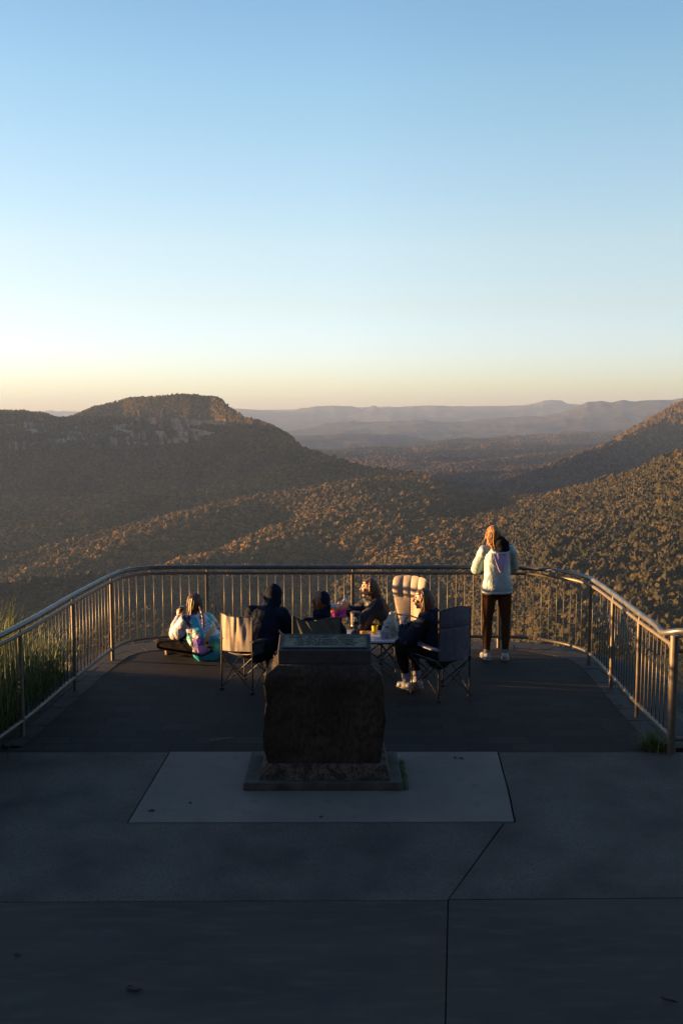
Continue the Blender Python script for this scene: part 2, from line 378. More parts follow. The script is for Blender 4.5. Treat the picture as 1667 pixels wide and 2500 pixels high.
# ---- far ranges
def rng(sil, Y0, Y1, base, seed, amp, gs):
    def fn(px, s):
        yc = interp(px, sil)-1.2*vnoise(px/22., px*0, seed=seed); Y = Y0+(Y1-Y0)*np.minimum(s, 1)+np.maximum(s-1, 0)*6000; x = (px-833.5)/F*Y
        t = np.clip(s, 0, 1); ys = sum(interp(px+o, sil) for o in (-150, -90, -45, 0, 45, 90, 150))/7
        zs = zat(ys, Y1); zc = zs+(zat(yc, Y1)-zs)*smooth(t, .72, 1)
        g = np.abs(fbm(px/gs+.9*t, t*4.5, oct=4, seed=seed+1))
        z = base+(zc-base)*np.clip(t**.9, 0, 1)-amp*g*np.sin(PI*np.clip(t, 0, 1))**.7+45*fbm(x/1300, Y/1300, oct=4, seed=seed+2)*np.sin(PI*t)**.6
        z = z-np.maximum(s-1, 0)*6000*.5
        return x, Y, z
    return fn
S3 = [(300, 1060), (600, 1062), (700, 1055), (745, 1047), (787, 1034), (834, 1029), (903, 1030), (972, 1026), (1036, 1025), (1078, 1030), (1131, 1029), (1163, 1023), (1232, 1020), (1312, 1016), (1365, 1008), (1397, 994), (1429, 981), (1461, 978), (1487, 983), (1514, 977), (1546, 979), (1599, 977), (1636, 976), (1667, 971), (1800, 960), (2200, 950)]
S3b = [(500, 1075), (700, 1064), (834, 1059), (960, 1060), (1010, 1066), (1060, 1080), (1120, 1095), (1300, 1110)]
S4 = [(300, 1000), (585, 997), (644, 1000), (681, 1005), (713, 1005), (729, 997), (760, 994), (789, 990), (814, 989), (834, 991), (860, 992), (882, 1000), (905, 991), (914, 989), (930, 997), (1009, 991), (1100, 991), (1179, 992), (1270, 989), (1302, 985), (1323, 977), (1365, 977), (1381, 986), (1408, 988), (1600, 992), (2200, 990)]
S5 = [(-900, 1004), (0, 1004), (110, 1004), (128, 1002), (145, 1004), (165, 1002), (200, 1003), (600, 1001), (700, 1000), (850, 993), (1000, 992), (1300, 991), (2200, 992)]
cf = lambda b, a, sc: (lambda x, y, z, N, rest: veg(x, y, sc, b, a))
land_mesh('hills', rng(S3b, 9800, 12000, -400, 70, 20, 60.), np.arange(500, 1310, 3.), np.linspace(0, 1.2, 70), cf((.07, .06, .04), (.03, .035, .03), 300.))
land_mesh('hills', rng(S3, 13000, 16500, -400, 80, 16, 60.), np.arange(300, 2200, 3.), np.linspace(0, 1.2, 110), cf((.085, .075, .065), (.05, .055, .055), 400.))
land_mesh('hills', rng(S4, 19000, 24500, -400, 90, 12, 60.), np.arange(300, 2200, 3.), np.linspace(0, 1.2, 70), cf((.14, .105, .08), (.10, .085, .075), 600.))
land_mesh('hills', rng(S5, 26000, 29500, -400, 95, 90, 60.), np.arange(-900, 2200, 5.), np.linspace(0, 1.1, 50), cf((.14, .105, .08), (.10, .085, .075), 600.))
# ---- valley floor: one sheet to the horizon
th = np.linspace(0, 2*PI, 97); rr = np.array([60, 400, 1200, 3000, 6000, 12000, 20000, 30500.]); TH, RR = np.meshgrid(th, rr, indexing='ij')
V = np.stack([RR*np.cos(TH), RR*np.sin(TH), np.full_like(RR, -402.)], -1); me = grid_mesh('ground', V); me.materials.append(m_land); vcol(me, 'col', np.array((.05, .045, .02)))
link('ground', me, kind='structure')

# ---- the wood: crowns scattered over layers 1 and 2
def scatter(fn, n, px0, px1, s0, s1, r0, r1, keep=None, seed=1):
    g = np.random.default_rng(seed); px = g.uniform(px0, px1, n); s = g.uniform(s0, s1, n); out = fn(px, s); x, y, z = out[:3]
    e = 1e-3; o2 = fn(px, s+e); slope = np.abs(o2[2]-z)/(np.abs(o2[1]-y)+1e-6); rho = y/y.max()*np.sqrt(1+np.minimum(slope, 3)**2)
    ok = g.uniform(0, 1.4, n) < rho
    if keep is not None: ok &= keep(px, s, out, slope, g)
    rad = g.uniform(r0, r1, n)*(1+.35*g.random(n)**3)
    return np.stack([x, y, z], -1)[ok], rad[ok]
def keep1(px, s, out, slope, g):
    sj, w = out[4], out[3]; rock = (sj > .908) & (sj < .968) & (w > .3)
    u = out[0]+.4*out[1]; p = smooth(fbm(u/95, out[2]/26, oct=4, seed=43, gain=.6), -.35, -.05)
    return ~(rock & (g.random(len(px)) < p*1.15))
def forest(name, pts, rad, label, stand_light):
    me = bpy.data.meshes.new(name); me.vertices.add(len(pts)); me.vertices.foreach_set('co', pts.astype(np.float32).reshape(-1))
    for an, v in (('rad', rad), ('rot', RNG.random(len(pts))*6.28), ('hgt', rad*RNG.uniform(.8, 1.35, len(pts))), ('stand_light', stand_light)):
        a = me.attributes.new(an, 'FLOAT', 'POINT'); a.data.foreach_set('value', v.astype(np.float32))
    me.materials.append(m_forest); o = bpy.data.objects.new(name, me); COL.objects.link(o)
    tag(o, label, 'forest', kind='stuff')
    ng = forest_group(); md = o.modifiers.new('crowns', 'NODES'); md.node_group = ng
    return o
_fg = []
def forest_group():
    if _fg: return _fg[0]
    ng = bpy.data.node_groups.new('crowns', 'GeometryNodeTree'); _fg.append(ng)
    ng.interface.new_socket('Geometry', in_out='INPUT', socket_type='NodeSocketGeometry'); ng.interface.new_socket('Geometry', in_out='OUTPUT', socket_type='NodeSocketGeometry')
    N, L = ng.nodes, ng.links; gi = N.new('NodeGroupInput'); go = N.new('NodeGroupOutput')
    g2i = N.new('GeometryNodeGeometryToInstance')
    for k in range(5):
        ico = N.new('GeometryNodeMeshIcoSphere'); ico.inputs['Radius'].default_value = 1; ico.inputs['Subdivisions'].default_value = 4
        pos = N.new('GeometryNodeInputPosition'); add = N.new('ShaderNodeVectorMath'); add.operation = 'ADD'; add.inputs[1].default_value = (k*7.3, k*3.1, k*5.7); L.new(pos.outputs[0], add.inputs[0])
        sp = N.new('GeometryNodeSetPosition'); L.new(ico.outputs[0], sp.inputs['Geometry'])
        na = N.new('ShaderNodeTexNoise'); na.inputs['Scale'].default_value = 1.6; na.inputs['Detail'].default_value = 3; na.inputs['Roughness'].default_value = .7; L.new(add.outputs[0], na.inputs['Vector'])
        mr = N.new('ShaderNodeMapRange'); mr.inputs['From Min'].default_value = .3; mr.inputs['From Max'].default_value = .7; mr.inputs['To Min'].default_value = -.40; mr.inputs['To Max'].default_value = .30; L.new(na.outputs[0], mr.inputs['Value'])
        sc = N.new('ShaderNodeVectorMath'); sc.operation = 'SCALE'; L.new(pos.outputs[0], sc.inputs[0]); L.new(mr.outputs[0], sc.inputs['Scale'])
        L.new(sc.outputs[0], sp.inputs['Offset'])
        sm = N.new('GeometryNodeSetMaterial'); sm.inputs['Material'].default_value = m_forest; L.new(sp.outputs[0], sm.inputs[0])
        L.new(sm.outputs[0], g2i.inputs[0])
    iop = N.new('GeometryNodeInstanceOnPoints'); L.new(gi.outputs[0], iop.inputs['Points']); L.new(g2i.outputs[0], iop.inputs['Instance']); iop.inputs['Pick Instance'].default_value = True
    ri = N.new('FunctionNodeRandomValue'); ri.data_type = 'INT'
    for s_ in ri.inputs:
        if s_.type == 'INT' and s_.name == 'Min': s_.default_value = 0
        if s_.type == 'INT' and s_.name == 'Max': s_.default_value = 4
    L.new([s_ for s_ in ri.outputs if s_.type == 'INT'][0], iop.inputs['Instance Index'])
    def attr(nm):
        a = N.new('GeometryNodeInputNamedAttribute'); a.data_type = 'FLOAT'; a.inputs['Name'].default_value = nm; return a.outputs[0]
    cr = N.new('ShaderNodeCombineXYZ'); L.new(attr('rot'), cr.inputs[2]); cs = N.new('ShaderNodeCombineXYZ'); ra = attr('rad')
    L.new(ra, cs.inputs[0]); L.new(ra, cs.inputs[1]); L.new(attr('hgt'), cs.inputs[2])
    L.new(cr.outputs[0], iop.inputs['Rotation']); L.new(cs.outputs[0], iop.inputs['Scale']); L.new(iop.outputs[0], go.inputs[0])
    return ng
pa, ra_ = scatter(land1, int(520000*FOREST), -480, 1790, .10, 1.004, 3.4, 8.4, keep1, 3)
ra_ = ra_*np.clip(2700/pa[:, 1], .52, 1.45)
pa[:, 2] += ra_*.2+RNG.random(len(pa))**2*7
forest('forest', pa, ra_, 'dense eucalyptus forest over the spurs and slopes of the near valley', np.clip(.62+.5*fbm(pa[:, 0]/260, pa[:, 1]/260, oct=4, seed=71)-.75*smooth(pa[:, 0]/pa[:, 1], .06, .2)-.6*(1-smooth(pa[:, 1], 1500, 2150)), 0, 1))  # patchy species tone, plus shade painted over right slope and near valley
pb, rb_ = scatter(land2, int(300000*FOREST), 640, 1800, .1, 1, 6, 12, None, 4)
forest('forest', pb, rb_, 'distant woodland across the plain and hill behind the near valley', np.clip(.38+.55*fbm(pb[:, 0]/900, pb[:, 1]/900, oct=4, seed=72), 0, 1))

# ---- air
if HAZE > 0:
    mb = MB(); X = 30900.; zt, zb = 330., -403.
    mb.box((0, 0, (zt+zb)/2), (2*X, 2*X, zt-zb)); mh = bpy.data.materials.new('haze'); mh.use_nodes = True; nt = mh.node_tree
    nt.nodes.remove(nt.nodes['Principled BSDF']); pv = nt.nodes.new('ShaderNodeVolumePrincipled'); pv.inputs['Density'].default_value = HAZE; pv.inputs['Color'].default_value = HAZE_COL
    pv.inputs['Anisotropy'].default_value = HAZE_G
    nt.links.new(pv.outputs[0], nt.nodes['Material Output'].inputs['Volume'])
    mb.build('haze', mh, kind='stuff', label='thin evening haze filling the valley and fading the far ranges', cat='haze')
# ================================================================ the lookout itself
m_conc, nt, bs = nmat('broomed_concrete')
t1 = tex(nt, 'Noise', 1.2, 6, vec_scale=(.5, 1.6, 1)); t2 = tex(nt, 'Noise', 260, 3); t3 = tex(nt, 'Noise', 9, 5, vec_scale=(.35, 1.5, 1)); t4 = tex(nt, 'Noise', 3.1, 2)
c = ramp(nt, t1.outputs['Fac'], [(.3, (.030, .0262, .0215)), (.68, (.056, .048, .0385))]); c = mix(nt, c, (.075, .065, .056), ramp(nt, t3.outputs['Fac'], [(.5, 0), (.75, .6)]))
c = mix(nt, c, (.02, .022, .024), ramp(nt, t2.outputs['Fac'], [(.5, 0), (.72, .55)])); c = mix(nt, c, (.028, .030, .033), ramp(nt, t4.outputs['Fac'], [(.62, 0), (.72, .45)]))
nt.links.new(c, bs.inputs['Base Color']); bs.inputs['Roughness'].default_value = .85; bs.inputs['Specular IOR Level'].default_value = .25; bump(nt, bs, t2.outputs['Fac'], .5, .002)
m_agg, nt, bs = nmat('exposed_aggregate')
v1 = tex(nt, 'Voronoi', 130); v2 = tex(nt, 'Noise', 2, 5); v3 = tex(nt, 'Noise', 90, 3)
c = ramp(nt, v1.outputs['Color'], [(0, (.018, .0162, .0148)), (.55, (.030, .0265, .0228)), (1, (.085, .073, .060))]); c = mix(nt, c, (.017, .016, .016), ramp(nt, v2.outputs['Fac'], [(.38, 0), (.7, .75)]))
c = mix(nt, c, (.02, .022, .025), ramp(nt, v3.outputs['Fac'], [(.55, 0), (.7, .6)]))
nt.links.new(c, bs.inputs['Base Color']); bs.inputs['Roughness'].default_value = .8; bs.inputs['Specular IOR Level'].default_value = .3; bump(nt, bs, v1.outputs['Distance'], .8, .004)
m_light, nt, bs = nmat('pale_concrete')
t1 = tex(nt, 'Noise', 1.6, 6); t2 = tex(nt, 'Noise', 200, 3); t3 = tex(nt, 'Noise', 6, 5)
c = ramp(nt, t1.outputs['Fac'], [(.3, (.115, .098, .082)), (.7, (.155, .132, .108))]); c = mix(nt, c, (.07, .06, .05), ramp(nt, t3.outputs['Fac'], [(.56, 0), (.8, .55)])); c = mix(nt, c, (.05, .055, .058), ramp(nt, t2.outputs['Fac'], [(.55, 0), (.75, .5)]))
nt.links.new(c, bs.inputs['Base Color']); bs.inputs['Roughness'].default_value = .85; bs.inputs['Specular IOR Level'].default_value = .25; bump(nt, bs, t2.outputs['Fac'], .4, .002)
def paver_mat(name, rot):
    m, nt, bs = nmat(name); tc = nt.nodes.new('ShaderNodeTexCoord'); mp = nt.nodes.new('ShaderNodeMapping'); mp.inputs['Rotation'].default_value = (0, 0, rot); nt.links.new(tc.outputs['Object'], mp.inputs[0])
    br = nt.nodes.new('ShaderNodeTexBrick'); nt.links.new(mp.outputs[0], br.inputs[0]); br.offset = .5
    for k, v in (('Scale', 1), ('Brick Width', .40), ('Row Height', .20), ('Mortar Size', .007), ('Mortar Smooth', .3), ('Bias', 0)): br.inputs[k].default_value = v
    br.inputs['Color1'].default_value = (.010, .010, .010, 1); br.inputs['Color2'].default_value = (.026, .023, .020, 1); br.inputs['Mortar'].default_value = (.006, .006, .006, 1)
    n1 = tex(nt, 'Noise', .9, 6); n2 = tex(nt, 'Noise', 120, 4); n3 = tex(nt, 'Noise', 4, 5)
    c = mix(nt, br.outputs['Color'], (.011, .010, .010), ramp(nt, n1.outputs['Fac'], [(.35, 0), (.7, .65)])); c = mix(nt, c, (.010, .011, .011), ramp(nt, n2.outputs['Fac'], [(.48, 0), (.7, .7)]))
    c = mix(nt, c, (.045, .042, .038), ramp(nt, n3.outputs['Fac'], [(.66, 0), (.85, .5)]))
    nt.links.new(c, bs.inputs['Base Color']); bs.inputs['Roughness'].default_value = .85; bs.inputs['Specular IOR Level'].default_value = .2
    p = bump(nt, bs, n2.outputs['Fac'], .6, .004); iv = nt.nodes.new('ShaderNodeMath'); iv.operation = 'SUBTRACT'; iv.inputs[0].default_value = 1; nt.links.new(br.outputs['Fac'], iv.inputs[1]); bump(nt, bs, iv.outputs[0], .8, .006, p)
    return m
m_pave = paver_mat('clay_pavers', 0)
m_steel = M("galvanised_steel", (.105, .09, .068), .45, .1, var=.18, scale=14, bmp=.15, bscale=40, bdist=.001)
m_grass, nt, bs = nmat('grass_blades')
vc = nt.nodes.new('ShaderNodeVertexColor'); vc.layer_name = 'col'; nt.links.new(vc.outputs[0], bs.inputs['Base Color']); bs.inputs['Roughness'].default_value = .6; bs.inputs['Specular IOR Level'].default_value = .3
m_soil = M('soil', (.035, .032, .02), .95, var=.4, scale=3, bmp=1, bscale=8, bdist=.08)

def slab(name, pts, z, th, mat, gap=.004, **k):
    c = sum((Vector(p) for p in pts), Vector((0, 0)))/len(pts); n = len(pts)
    q = [Vector(p)+(c-Vector(p)).normalized()*gap for p in pts]
    mb = MB(); mb.add([(p[0], p[1], z) for p in q]+[(p[0], p[1], z-th) for p in q], [tuple(range(n)), tuple(range(2*n-1, n-1, -1))]+[(i, i+n, (i+1) % n+n, (i+1) % n) for i in range(n)])
    o = mb.build(name, mat, bevel=.004, kind='structure', **k); return o
JX = .685
slab('pavement', [(-7, 1.2), (.11, 1.2), (JX, 6.135), (-7, 6.065)], 0, .12, m_conc, .002)
slab('pavement', [(.114, 1.2), (7, 1.2), (7, 6.24), (JX+.004, 6.14)], 0, .12, m_conc, .002)
slab('pavement', [(-7, 6.07), (JX, 6.14), (1.24, 7.35), (-1.64, 7.34), (-1.59, 8.93), (-7, 8.93)], -.001, .12, m_agg, .0025)
slab('pavement', [(JX+.006, 6.148), (7, 6.245), (7, 8.93), (1.448, 8.93), (1.388, 7.98), (1.333, 7.355), (1.248, 7.348)], -.001, .12, m_agg, .0025)
slab('pavement', [(-1.635, 7.345), (1.325, 7.36), (1.38, 7.98), (1.44, 8.93), (-1.583, 8.93)], .004, .12, m_light, .003)

# ---- railing line
LEFT = [(-3.42, 6.9), (-3.28, 8.0), (-3.10, 9.43), (-3.01, 11.0), (-2.93, 12.0), (-2.89, 12.35), (-2.80, 12.72), (-2.60, 12.94), (-2.25, 13.03), (-1.78, 13.04)]
RIGHT = [(.15, 13.04), (1.6, 13.04), (2.09, 13.03), (2.43, 12.97), (2.69, 12.81), (2.89, 12.60), (3.0, 12.4), (3.07, 12.13), (3.07, 11.1), (3.04, 10.0), (3.04, 8.93)]
CTRL = LEFT+RIGHT
def catmull(P, n=10):
    out = []
    for i in range(len(P)-1):
        p0, p1, p2, p3 = [Vector(P[j]) for j in (max(i-1, 0), i, i+1, min(i+2, len(P)-1))]
        L = (p2-p1).length
        m1 = (p2-p0)/max((p2-p0).length, 1e-6)*L; m2 = (p3-p1)/max((p3-p1).length, 1e-6)*L
        for k in range(n):
            t = k/n; out.append((2*t**3-3*t*t+1)*p1+(t**3-2*t*t+t)*m1+(-2*t**3+3*t*t)*p2+(t**3-t*t)*m2)
    out.append(Vector(P[-1])); return out
PATH = catmull(CTRL, 12)
CUM = [0]
for a, b in zip(PATH[:-1], PATH[1:]): CUM.append(CUM[-1]+(b-a).length)
def along(s):
    s = min(max(s, 0), CUM[-1]-1e-6); i = next(j for j in range(len(CUM)-1) if CUM[j+1] > s)
    t = (s-CUM[i])/(CUM[i+1]-CUM[i]); p = PATH[i].lerp(PATH[i+1], t); d = (PATH[i+1]-PATH[i]).normalized(); return p, d
def s_of(pt):
    return min(range(len(PATH)), key=lambda j: (PATH[j]-Vector(pt)).length)
rail = empty('railing', (0, 13.04, 0), label='curved galvanised steel railing with thin upright bars round the lookout edge', cat='railing')
def put(o, par):
    o.parent = par; o.matrix_parent_inverse = Matrix.Translation(-Vector(par.location)); return o
HZ, TZ, BZ = 1.075, .995, .14
p3d = lambda z: [(p.x, p.y, z) for p in PATH]
mb = MB(); hp = p3d(HZ); hp = [h for h in hp if not (h[0] > 2.9 and h[1] < 9.55)]
hp += [(3.045, 9.42, HZ-.012), (3.045, 9.34, HZ-.035), (3.05, 9.26, HZ-.03), (3.07, 9.16, HZ+.0), (3.12, 9.06, HZ+.035), (3.22, 8.98, HZ+.05), (3.4, 8.95, HZ+.05), (4.6, 8.93, HZ+.05)]
m_hand = M('dark_handrail_steel', (.10, .105, .11), .38, .5, var=.25, scale=9)
mb.tube(hp, .0285, 14); put(mb.build('handrail', m_hand, None, True), rail)
put(MB().tube(p3d(TZ), .020, 12).build('top_rail', m_steel, None, True), rail)
put(MB().tube(p3d(BZ), .020, 12).build('bottom_rail', m_steel, None, True), rail)
post_pts = [(-3.28, 8.0), (-3.10, 9.43), (-3.01, 11.0), (-2.89, 12.35), (-1.78, 13.04), (.15, 13.04), (2.09, 13.03), (3.07, 12.13), (3.07, 11.1), (3.04, 10.0)]
for p in post_pts:
    mb = MB(); mb.cyl((*p, -.15), (*p, TZ), .023, 14); mb.cyl((*p, TZ), (*p, HZ), .013, 8); put(mb.build('post', m_steel, None, True), rail)
mb = MB(); mb.cyl((3.04, 8.93, -.15), (3.04, 8.93, 1.10), .038, 18); mb.cyl((3.05, 9.28, HZ-.05), (3.04, 8.97, .93), .009, 8)
o = put(mb.build('end_post', m_steel, None, True), rail); o['label'] = 'thicker end post'
stops = [CUM[s_of(p)] for p in post_pts]+[CUM[-1]]; bars = []
for a, b in zip(stops[:-1], stops[1:]):
    n = max(2, round((b-a)/.1135)); bars += [along(a+(b-a)*k/n)[0] for k in range(1, n)]
bars = [b for b in bars if not (b.x < -3 and b.y < 8.95)]
bars.sort(key=lambda b: b.y if b.y < 12.9 else 12.9)     # nearest first
base_bar = None
for b in bars[:100]:
    if base_bar is None:
        base_bar = MB().cyl((0, 0, BZ), (0, 0, TZ), .0056, 8).mesh('baluster'); base_bar.materials.append(m_steel); base_bar.polygons.foreach_set('use_smooth', [True]*len(base_bar.polygons))
    o = bpy.data.objects.new('baluster', base_bar); COL.objects.link(o); o.parent = rail; o.location = (b.x, b.y-13.04, 0)
if bars[100:]:
    mb = MB()
    for b in bars[100:]: mb.cyl((b.x, b.y, BZ), (b.x, b.y, TZ), .0056, 8)
    put(mb.build('baluster', m_steel, None, True, kind='stuff'), rail)
# short fence that goes on to the right
r2 = empty('railing', (3.3, 8.93, 0), label='short stretch of railing leaving the thick end post towards the right', cat='railing')
put(MB().cyl((3.08, 8.93, .955), (5.0, 8.93, .955), .020, 12).build('top_rail', m_steel, None, True), r2)
put(MB().cyl((3.08, 8.93, .125), (5.0, 8.93, .125), .020, 12).build('bottom_rail', m_steel, None, True), r2)
for k in range(1, 16):
    x = 3.04+.115*k; put(MB().cyl((x, 8.93, .125), (x, 8.93, .955), .0056, 8).build('baluster', m_steel, None, True), r2)

# ---- deck with its border of pavers
def offs(s, d):
    p, t = along(s); return Vector((p.x-t.y*d, p.y+t.x*d))      # d>0: outwards (path runs clockwise seen from above)
s0 = CUM[s_of((-3.28, 8.0))]
edge = [offs(s, -.12) for s in np.linspace(CUM[s_of((-3.20, 8.9))], CUM[-1], 90)]
edge = [e for e in edge if e.y > 8.95]
mb = MB(); poly = [(e.x, e.y) for e in edge]+[(3.0, 8.935), (-3.36, 8.935)]; n = len(poly)
mb.add([(x, y, -.012) for x, y in poly]+[(x, y, -.5) for x, y in poly], [tuple(range(n))[::-1], tuple(range(n, 2*n))]+[(i, (i+1) % n, (i+1) % n+n, i+n) for i in range(n)])
mb.build('pavement', m_pave, kind='structure')
m_border = M('border_pavers', (.016, .0145, .013), .85, var=.5, scale=5, bmp=.6, bscale=90, bdist=.003)
mb = MB(); S0 = CUM[s_of((-3.10, 9.43))]-.5; S1_ = CUM[-1]
for ring, (d0, d1, w) in enumerate(((-.12, .07, .205), (.078, .27, .205))):
    n = int((S1_-S0)/w)
    for k in range(n):
        a, b = S0+k*w+.003, S0+(k+1)*w-.003; zz = -.009+random.uniform(-.002, .002)
        q = [offs(a, d0), offs(b, d0), offs(b, d1), offs(a, d1)]
        if min(p.y for p in q) < 8.94: continue
        mb.add([(p.x, p.y, zz) for p in q]+[(p.x, p.y, -.3) for p in q], [(0, 3, 2, 1), (4, 5, 6, 7), (0, 1, 5, 4), (1, 2, 6, 5), (2, 3, 7, 6), (3, 0, 4, 7)])
mb.build('kerb', m_border, kind='structure')
mb = MB(); ss_ = np.linspace(S0-.6, S1_, 100); pr = [(.275, -.03), (.45, -.03), (.47, -.06), (.6, -3.2), (.2, -3.2), (.2, -.32)]
for a, b in zip(ss_[:-1], ss_[1:]):
    for i in range(len(pr)-1):
        p = [offs(a, pr[i][0]), offs(b, pr[i][0]), offs(b, pr[i+1][0]), offs(a, pr[i+1][0])]; z = [pr[i][1], pr[i][1], pr[i+1][1], pr[i+1][1]]
        mb.add([(q.x, q.y, zz) for q, zz in zip(p, z)], [(0, 1, 2, 3)])
mb.build('retaining_wall', m_border, label='low concrete rim wall under the curved edge of the lookout', cat='wall')

# ---- land close by: falls away in front; added unseen rise behind camera blocks sky
def near_ground(px, s):
    pass
xs = np.concatenate([np.linspace(-60, -8, 26), np.linspace(-7.5, 7.5, 61), np.linspace(8, 60, 26)]); ys = np.concatenate([np.linspace(-60, -6, 28), np.linspace(-5.5, 16, 70), np.linspace(17, 70, 20)])
X_, Y_ = np.meshgrid(xs, ys, indexing='ij')
ax = np.abs(X_); dl = np.maximum(-3.35-X_, 0); dr = np.maximum(X_-3.4, 0); df = np.maximum(Y_-13.2, 0)
out = np.where(Y_ > 8.9, np.hypot(np.maximum(dl, dr), df), np.maximum(ax-6.6, 0))
Z_ = -.22-np.where(out > 0, .28*np.minimum(out, 1.2)+1.5*np.maximum(out-1.2, 0), 0)-np.where((Y_ > 8.9) & (out <= 0), .4, 0)
Z_ = np.where((Y_ > 8.9) & (out <= 0), -.7, Z_)
bank = smooth(-X_, 3.7, 4.6)*(1-smooth(-X_, 7, 12))*(1-smooth(Y_, 8.0, 9.6))*smooth(Y_, -3, 0)  # out-of-view mound, added left of the plaza to block the low sun
Z_ = np.where(bank > 0, np.maximum(Z_, -.3+.72*bank), Z_)
shade_bank = smooth(-X_, 4.8, 6.2)*(1-smooth(-X_, 8, 12))*(1-smooth(Y_, 11.6, 12.8))*smooth(Y_, 8, 9)  # mound added behind the railing grass to shade whatever lies low
Z_ = np.where(shade_bank > 0, np.maximum(Z_, -1.0+1.25*shade_bank), Z_)
Z_ = np.where(Y_ < 1.0, np.maximum(Z_, np.where(Y_ > -4, -.3, 1.4+(-4-Y_)*.75)), Z_)  # hill out of view behind the camera, added to cut sky light
Z_ = Z_+.25*fbm(X_/1.7, Y_/1.7, oct=4, seed=201)*smooth(out+bank+np.maximum(-5-Y_, 0), .1, 1)
Z_ = np.maximum(Z_, -90)
me = grid_mesh('ground', np.stack([X_, Y_, Z_], -1)); me.materials.append(m_soil); link('ground', me, kind='structure')
mb = MB(); mb.box((0, 1.05, .7), (14, .3, 1.62)); mb.box((0, -1.6, .75), (14, 5.0, 1.55)); mb.build('retaining_wall', m_conc, label='concrete wall and upper terrace on which the photographer stands', cat='wall')

# ---- grass
def blades(name, spots, hmin, hmax, wid, lean, cols, seed, parent=None, tip=(.20, .24, .06), **k):
    g = random.Random(seed); mb = MB(); C = []
    for (x, y, z, hk) in spots:
        h = g.uniform(hmin, hmax)*hk; a = g.uniform(0, 2*PI); L = h*g.uniform(.1, lean); w = wid*g.uniform(.6, 1.3); d = Vector((math.cos(a), math.sin(a), 0)); sd = Vector((-d.y, d.x, 0)); c = Vector(g.choice(cols))*g.uniform(.7, 1.3)
        vs = []; nseg = 5; b = Vector((x, y, z))
        for i in range(nseg+1):
            t = i/nseg; p = b+d*(L*t*t)+Vector((0, 0, h*(t-.25*t*t*(L/h)))); ww = w*(1-t)**.6*.5+.0004
            vs += [p-sd*ww, p+d*ww*.35, p+sd*ww]; cc = c.lerp(Vector(tip), t**3*.6); C += [cc]*3
        fs = []
        for i in range(nseg): q = i*3; fs += [(q, q+1, q+4, q+3), (q+1, q+2, q+5, q+4), (q+2, q, q+3, q+5)]
        mb.add(vs, fs)
    me = mb.mesh(name); me.materials.append(m_grass); vcol(me, 'col', np.array([tuple(c) for c in C])); return link(name, me, None, parent, **k)
g = random.Random(5); sp = []
cl = [(-3.45-2.2*g.random()**1.4, g.uniform(8.0, 11.9)) for _ in range(110)]
for cx, cy in cl:
    for _ in range(70):
        x = cx+g.gauss(0, .12); y = cy+g.gauss(0, .12)
        if x > -3.28-.05*(9-y): x = -3.42-abs(x+3.3)*.2
        hk = 1.12 if y < 10.3 else max(.5, 1.12-(y-10.3)*.42)
        sp.append((x, y, -.3, hk))
G_ = [(.04, .10, .016), (.06, .125, .022), (.10, .16, .03), (.14, .16, .035), (.025, .06, .014)]
blades('long_grass', sp, .55, 1.5, .013, .6, G_, 3, kind='stuff', label='tall lush grass crowding the outside of the left railing', cat='grass')
sp = []
for _ in range(3500):
    x = g.uniform(-6.5, -3.75); y = g.uniform(.5, 8.6); sp.append((x, y, -.28+.66*float(smooth(-x, 3.7, 4.6)), 1))
blades('long_grass', sp, .12, .34, .010, .9, G_, 4, kind='stuff', label='rough grass on the unseen sun-blocking bank beside the plaza left of the railing', cat='grass')
sp = [(g.gauss(2.92, .055), g.gauss(9.04, .05), -.03, 1) for _ in range(360)]
blades('grass_tuft', sp, .08, .24, .007, 1.3, G_, 6, tip=(.16, .16, .05), label='small tuft of weeds growing at the foot of the thick end post', cat='weeds')
sp = [(g.uniform(.515, .56), g.uniform(7.98, 8.7), 0, 1) for _ in range(260)]
blades('weeds', sp, .015, .05, .006, 1.5, G_, 7, kind='stuff', label='tiny weeds along the right foot of the stone monument', cat='weeds')
sp = [(g.gauss(-3.42, .16), g.gauss(8.78, .16), -.1, 1) for _ in range(300)]
blades('grass_tuft', sp, .12, .35, .008, 1.2, G_, 9, tip=(.2, .2, .06), label='grass spilling under the railing at the left edge of the picture', cat='weeds')

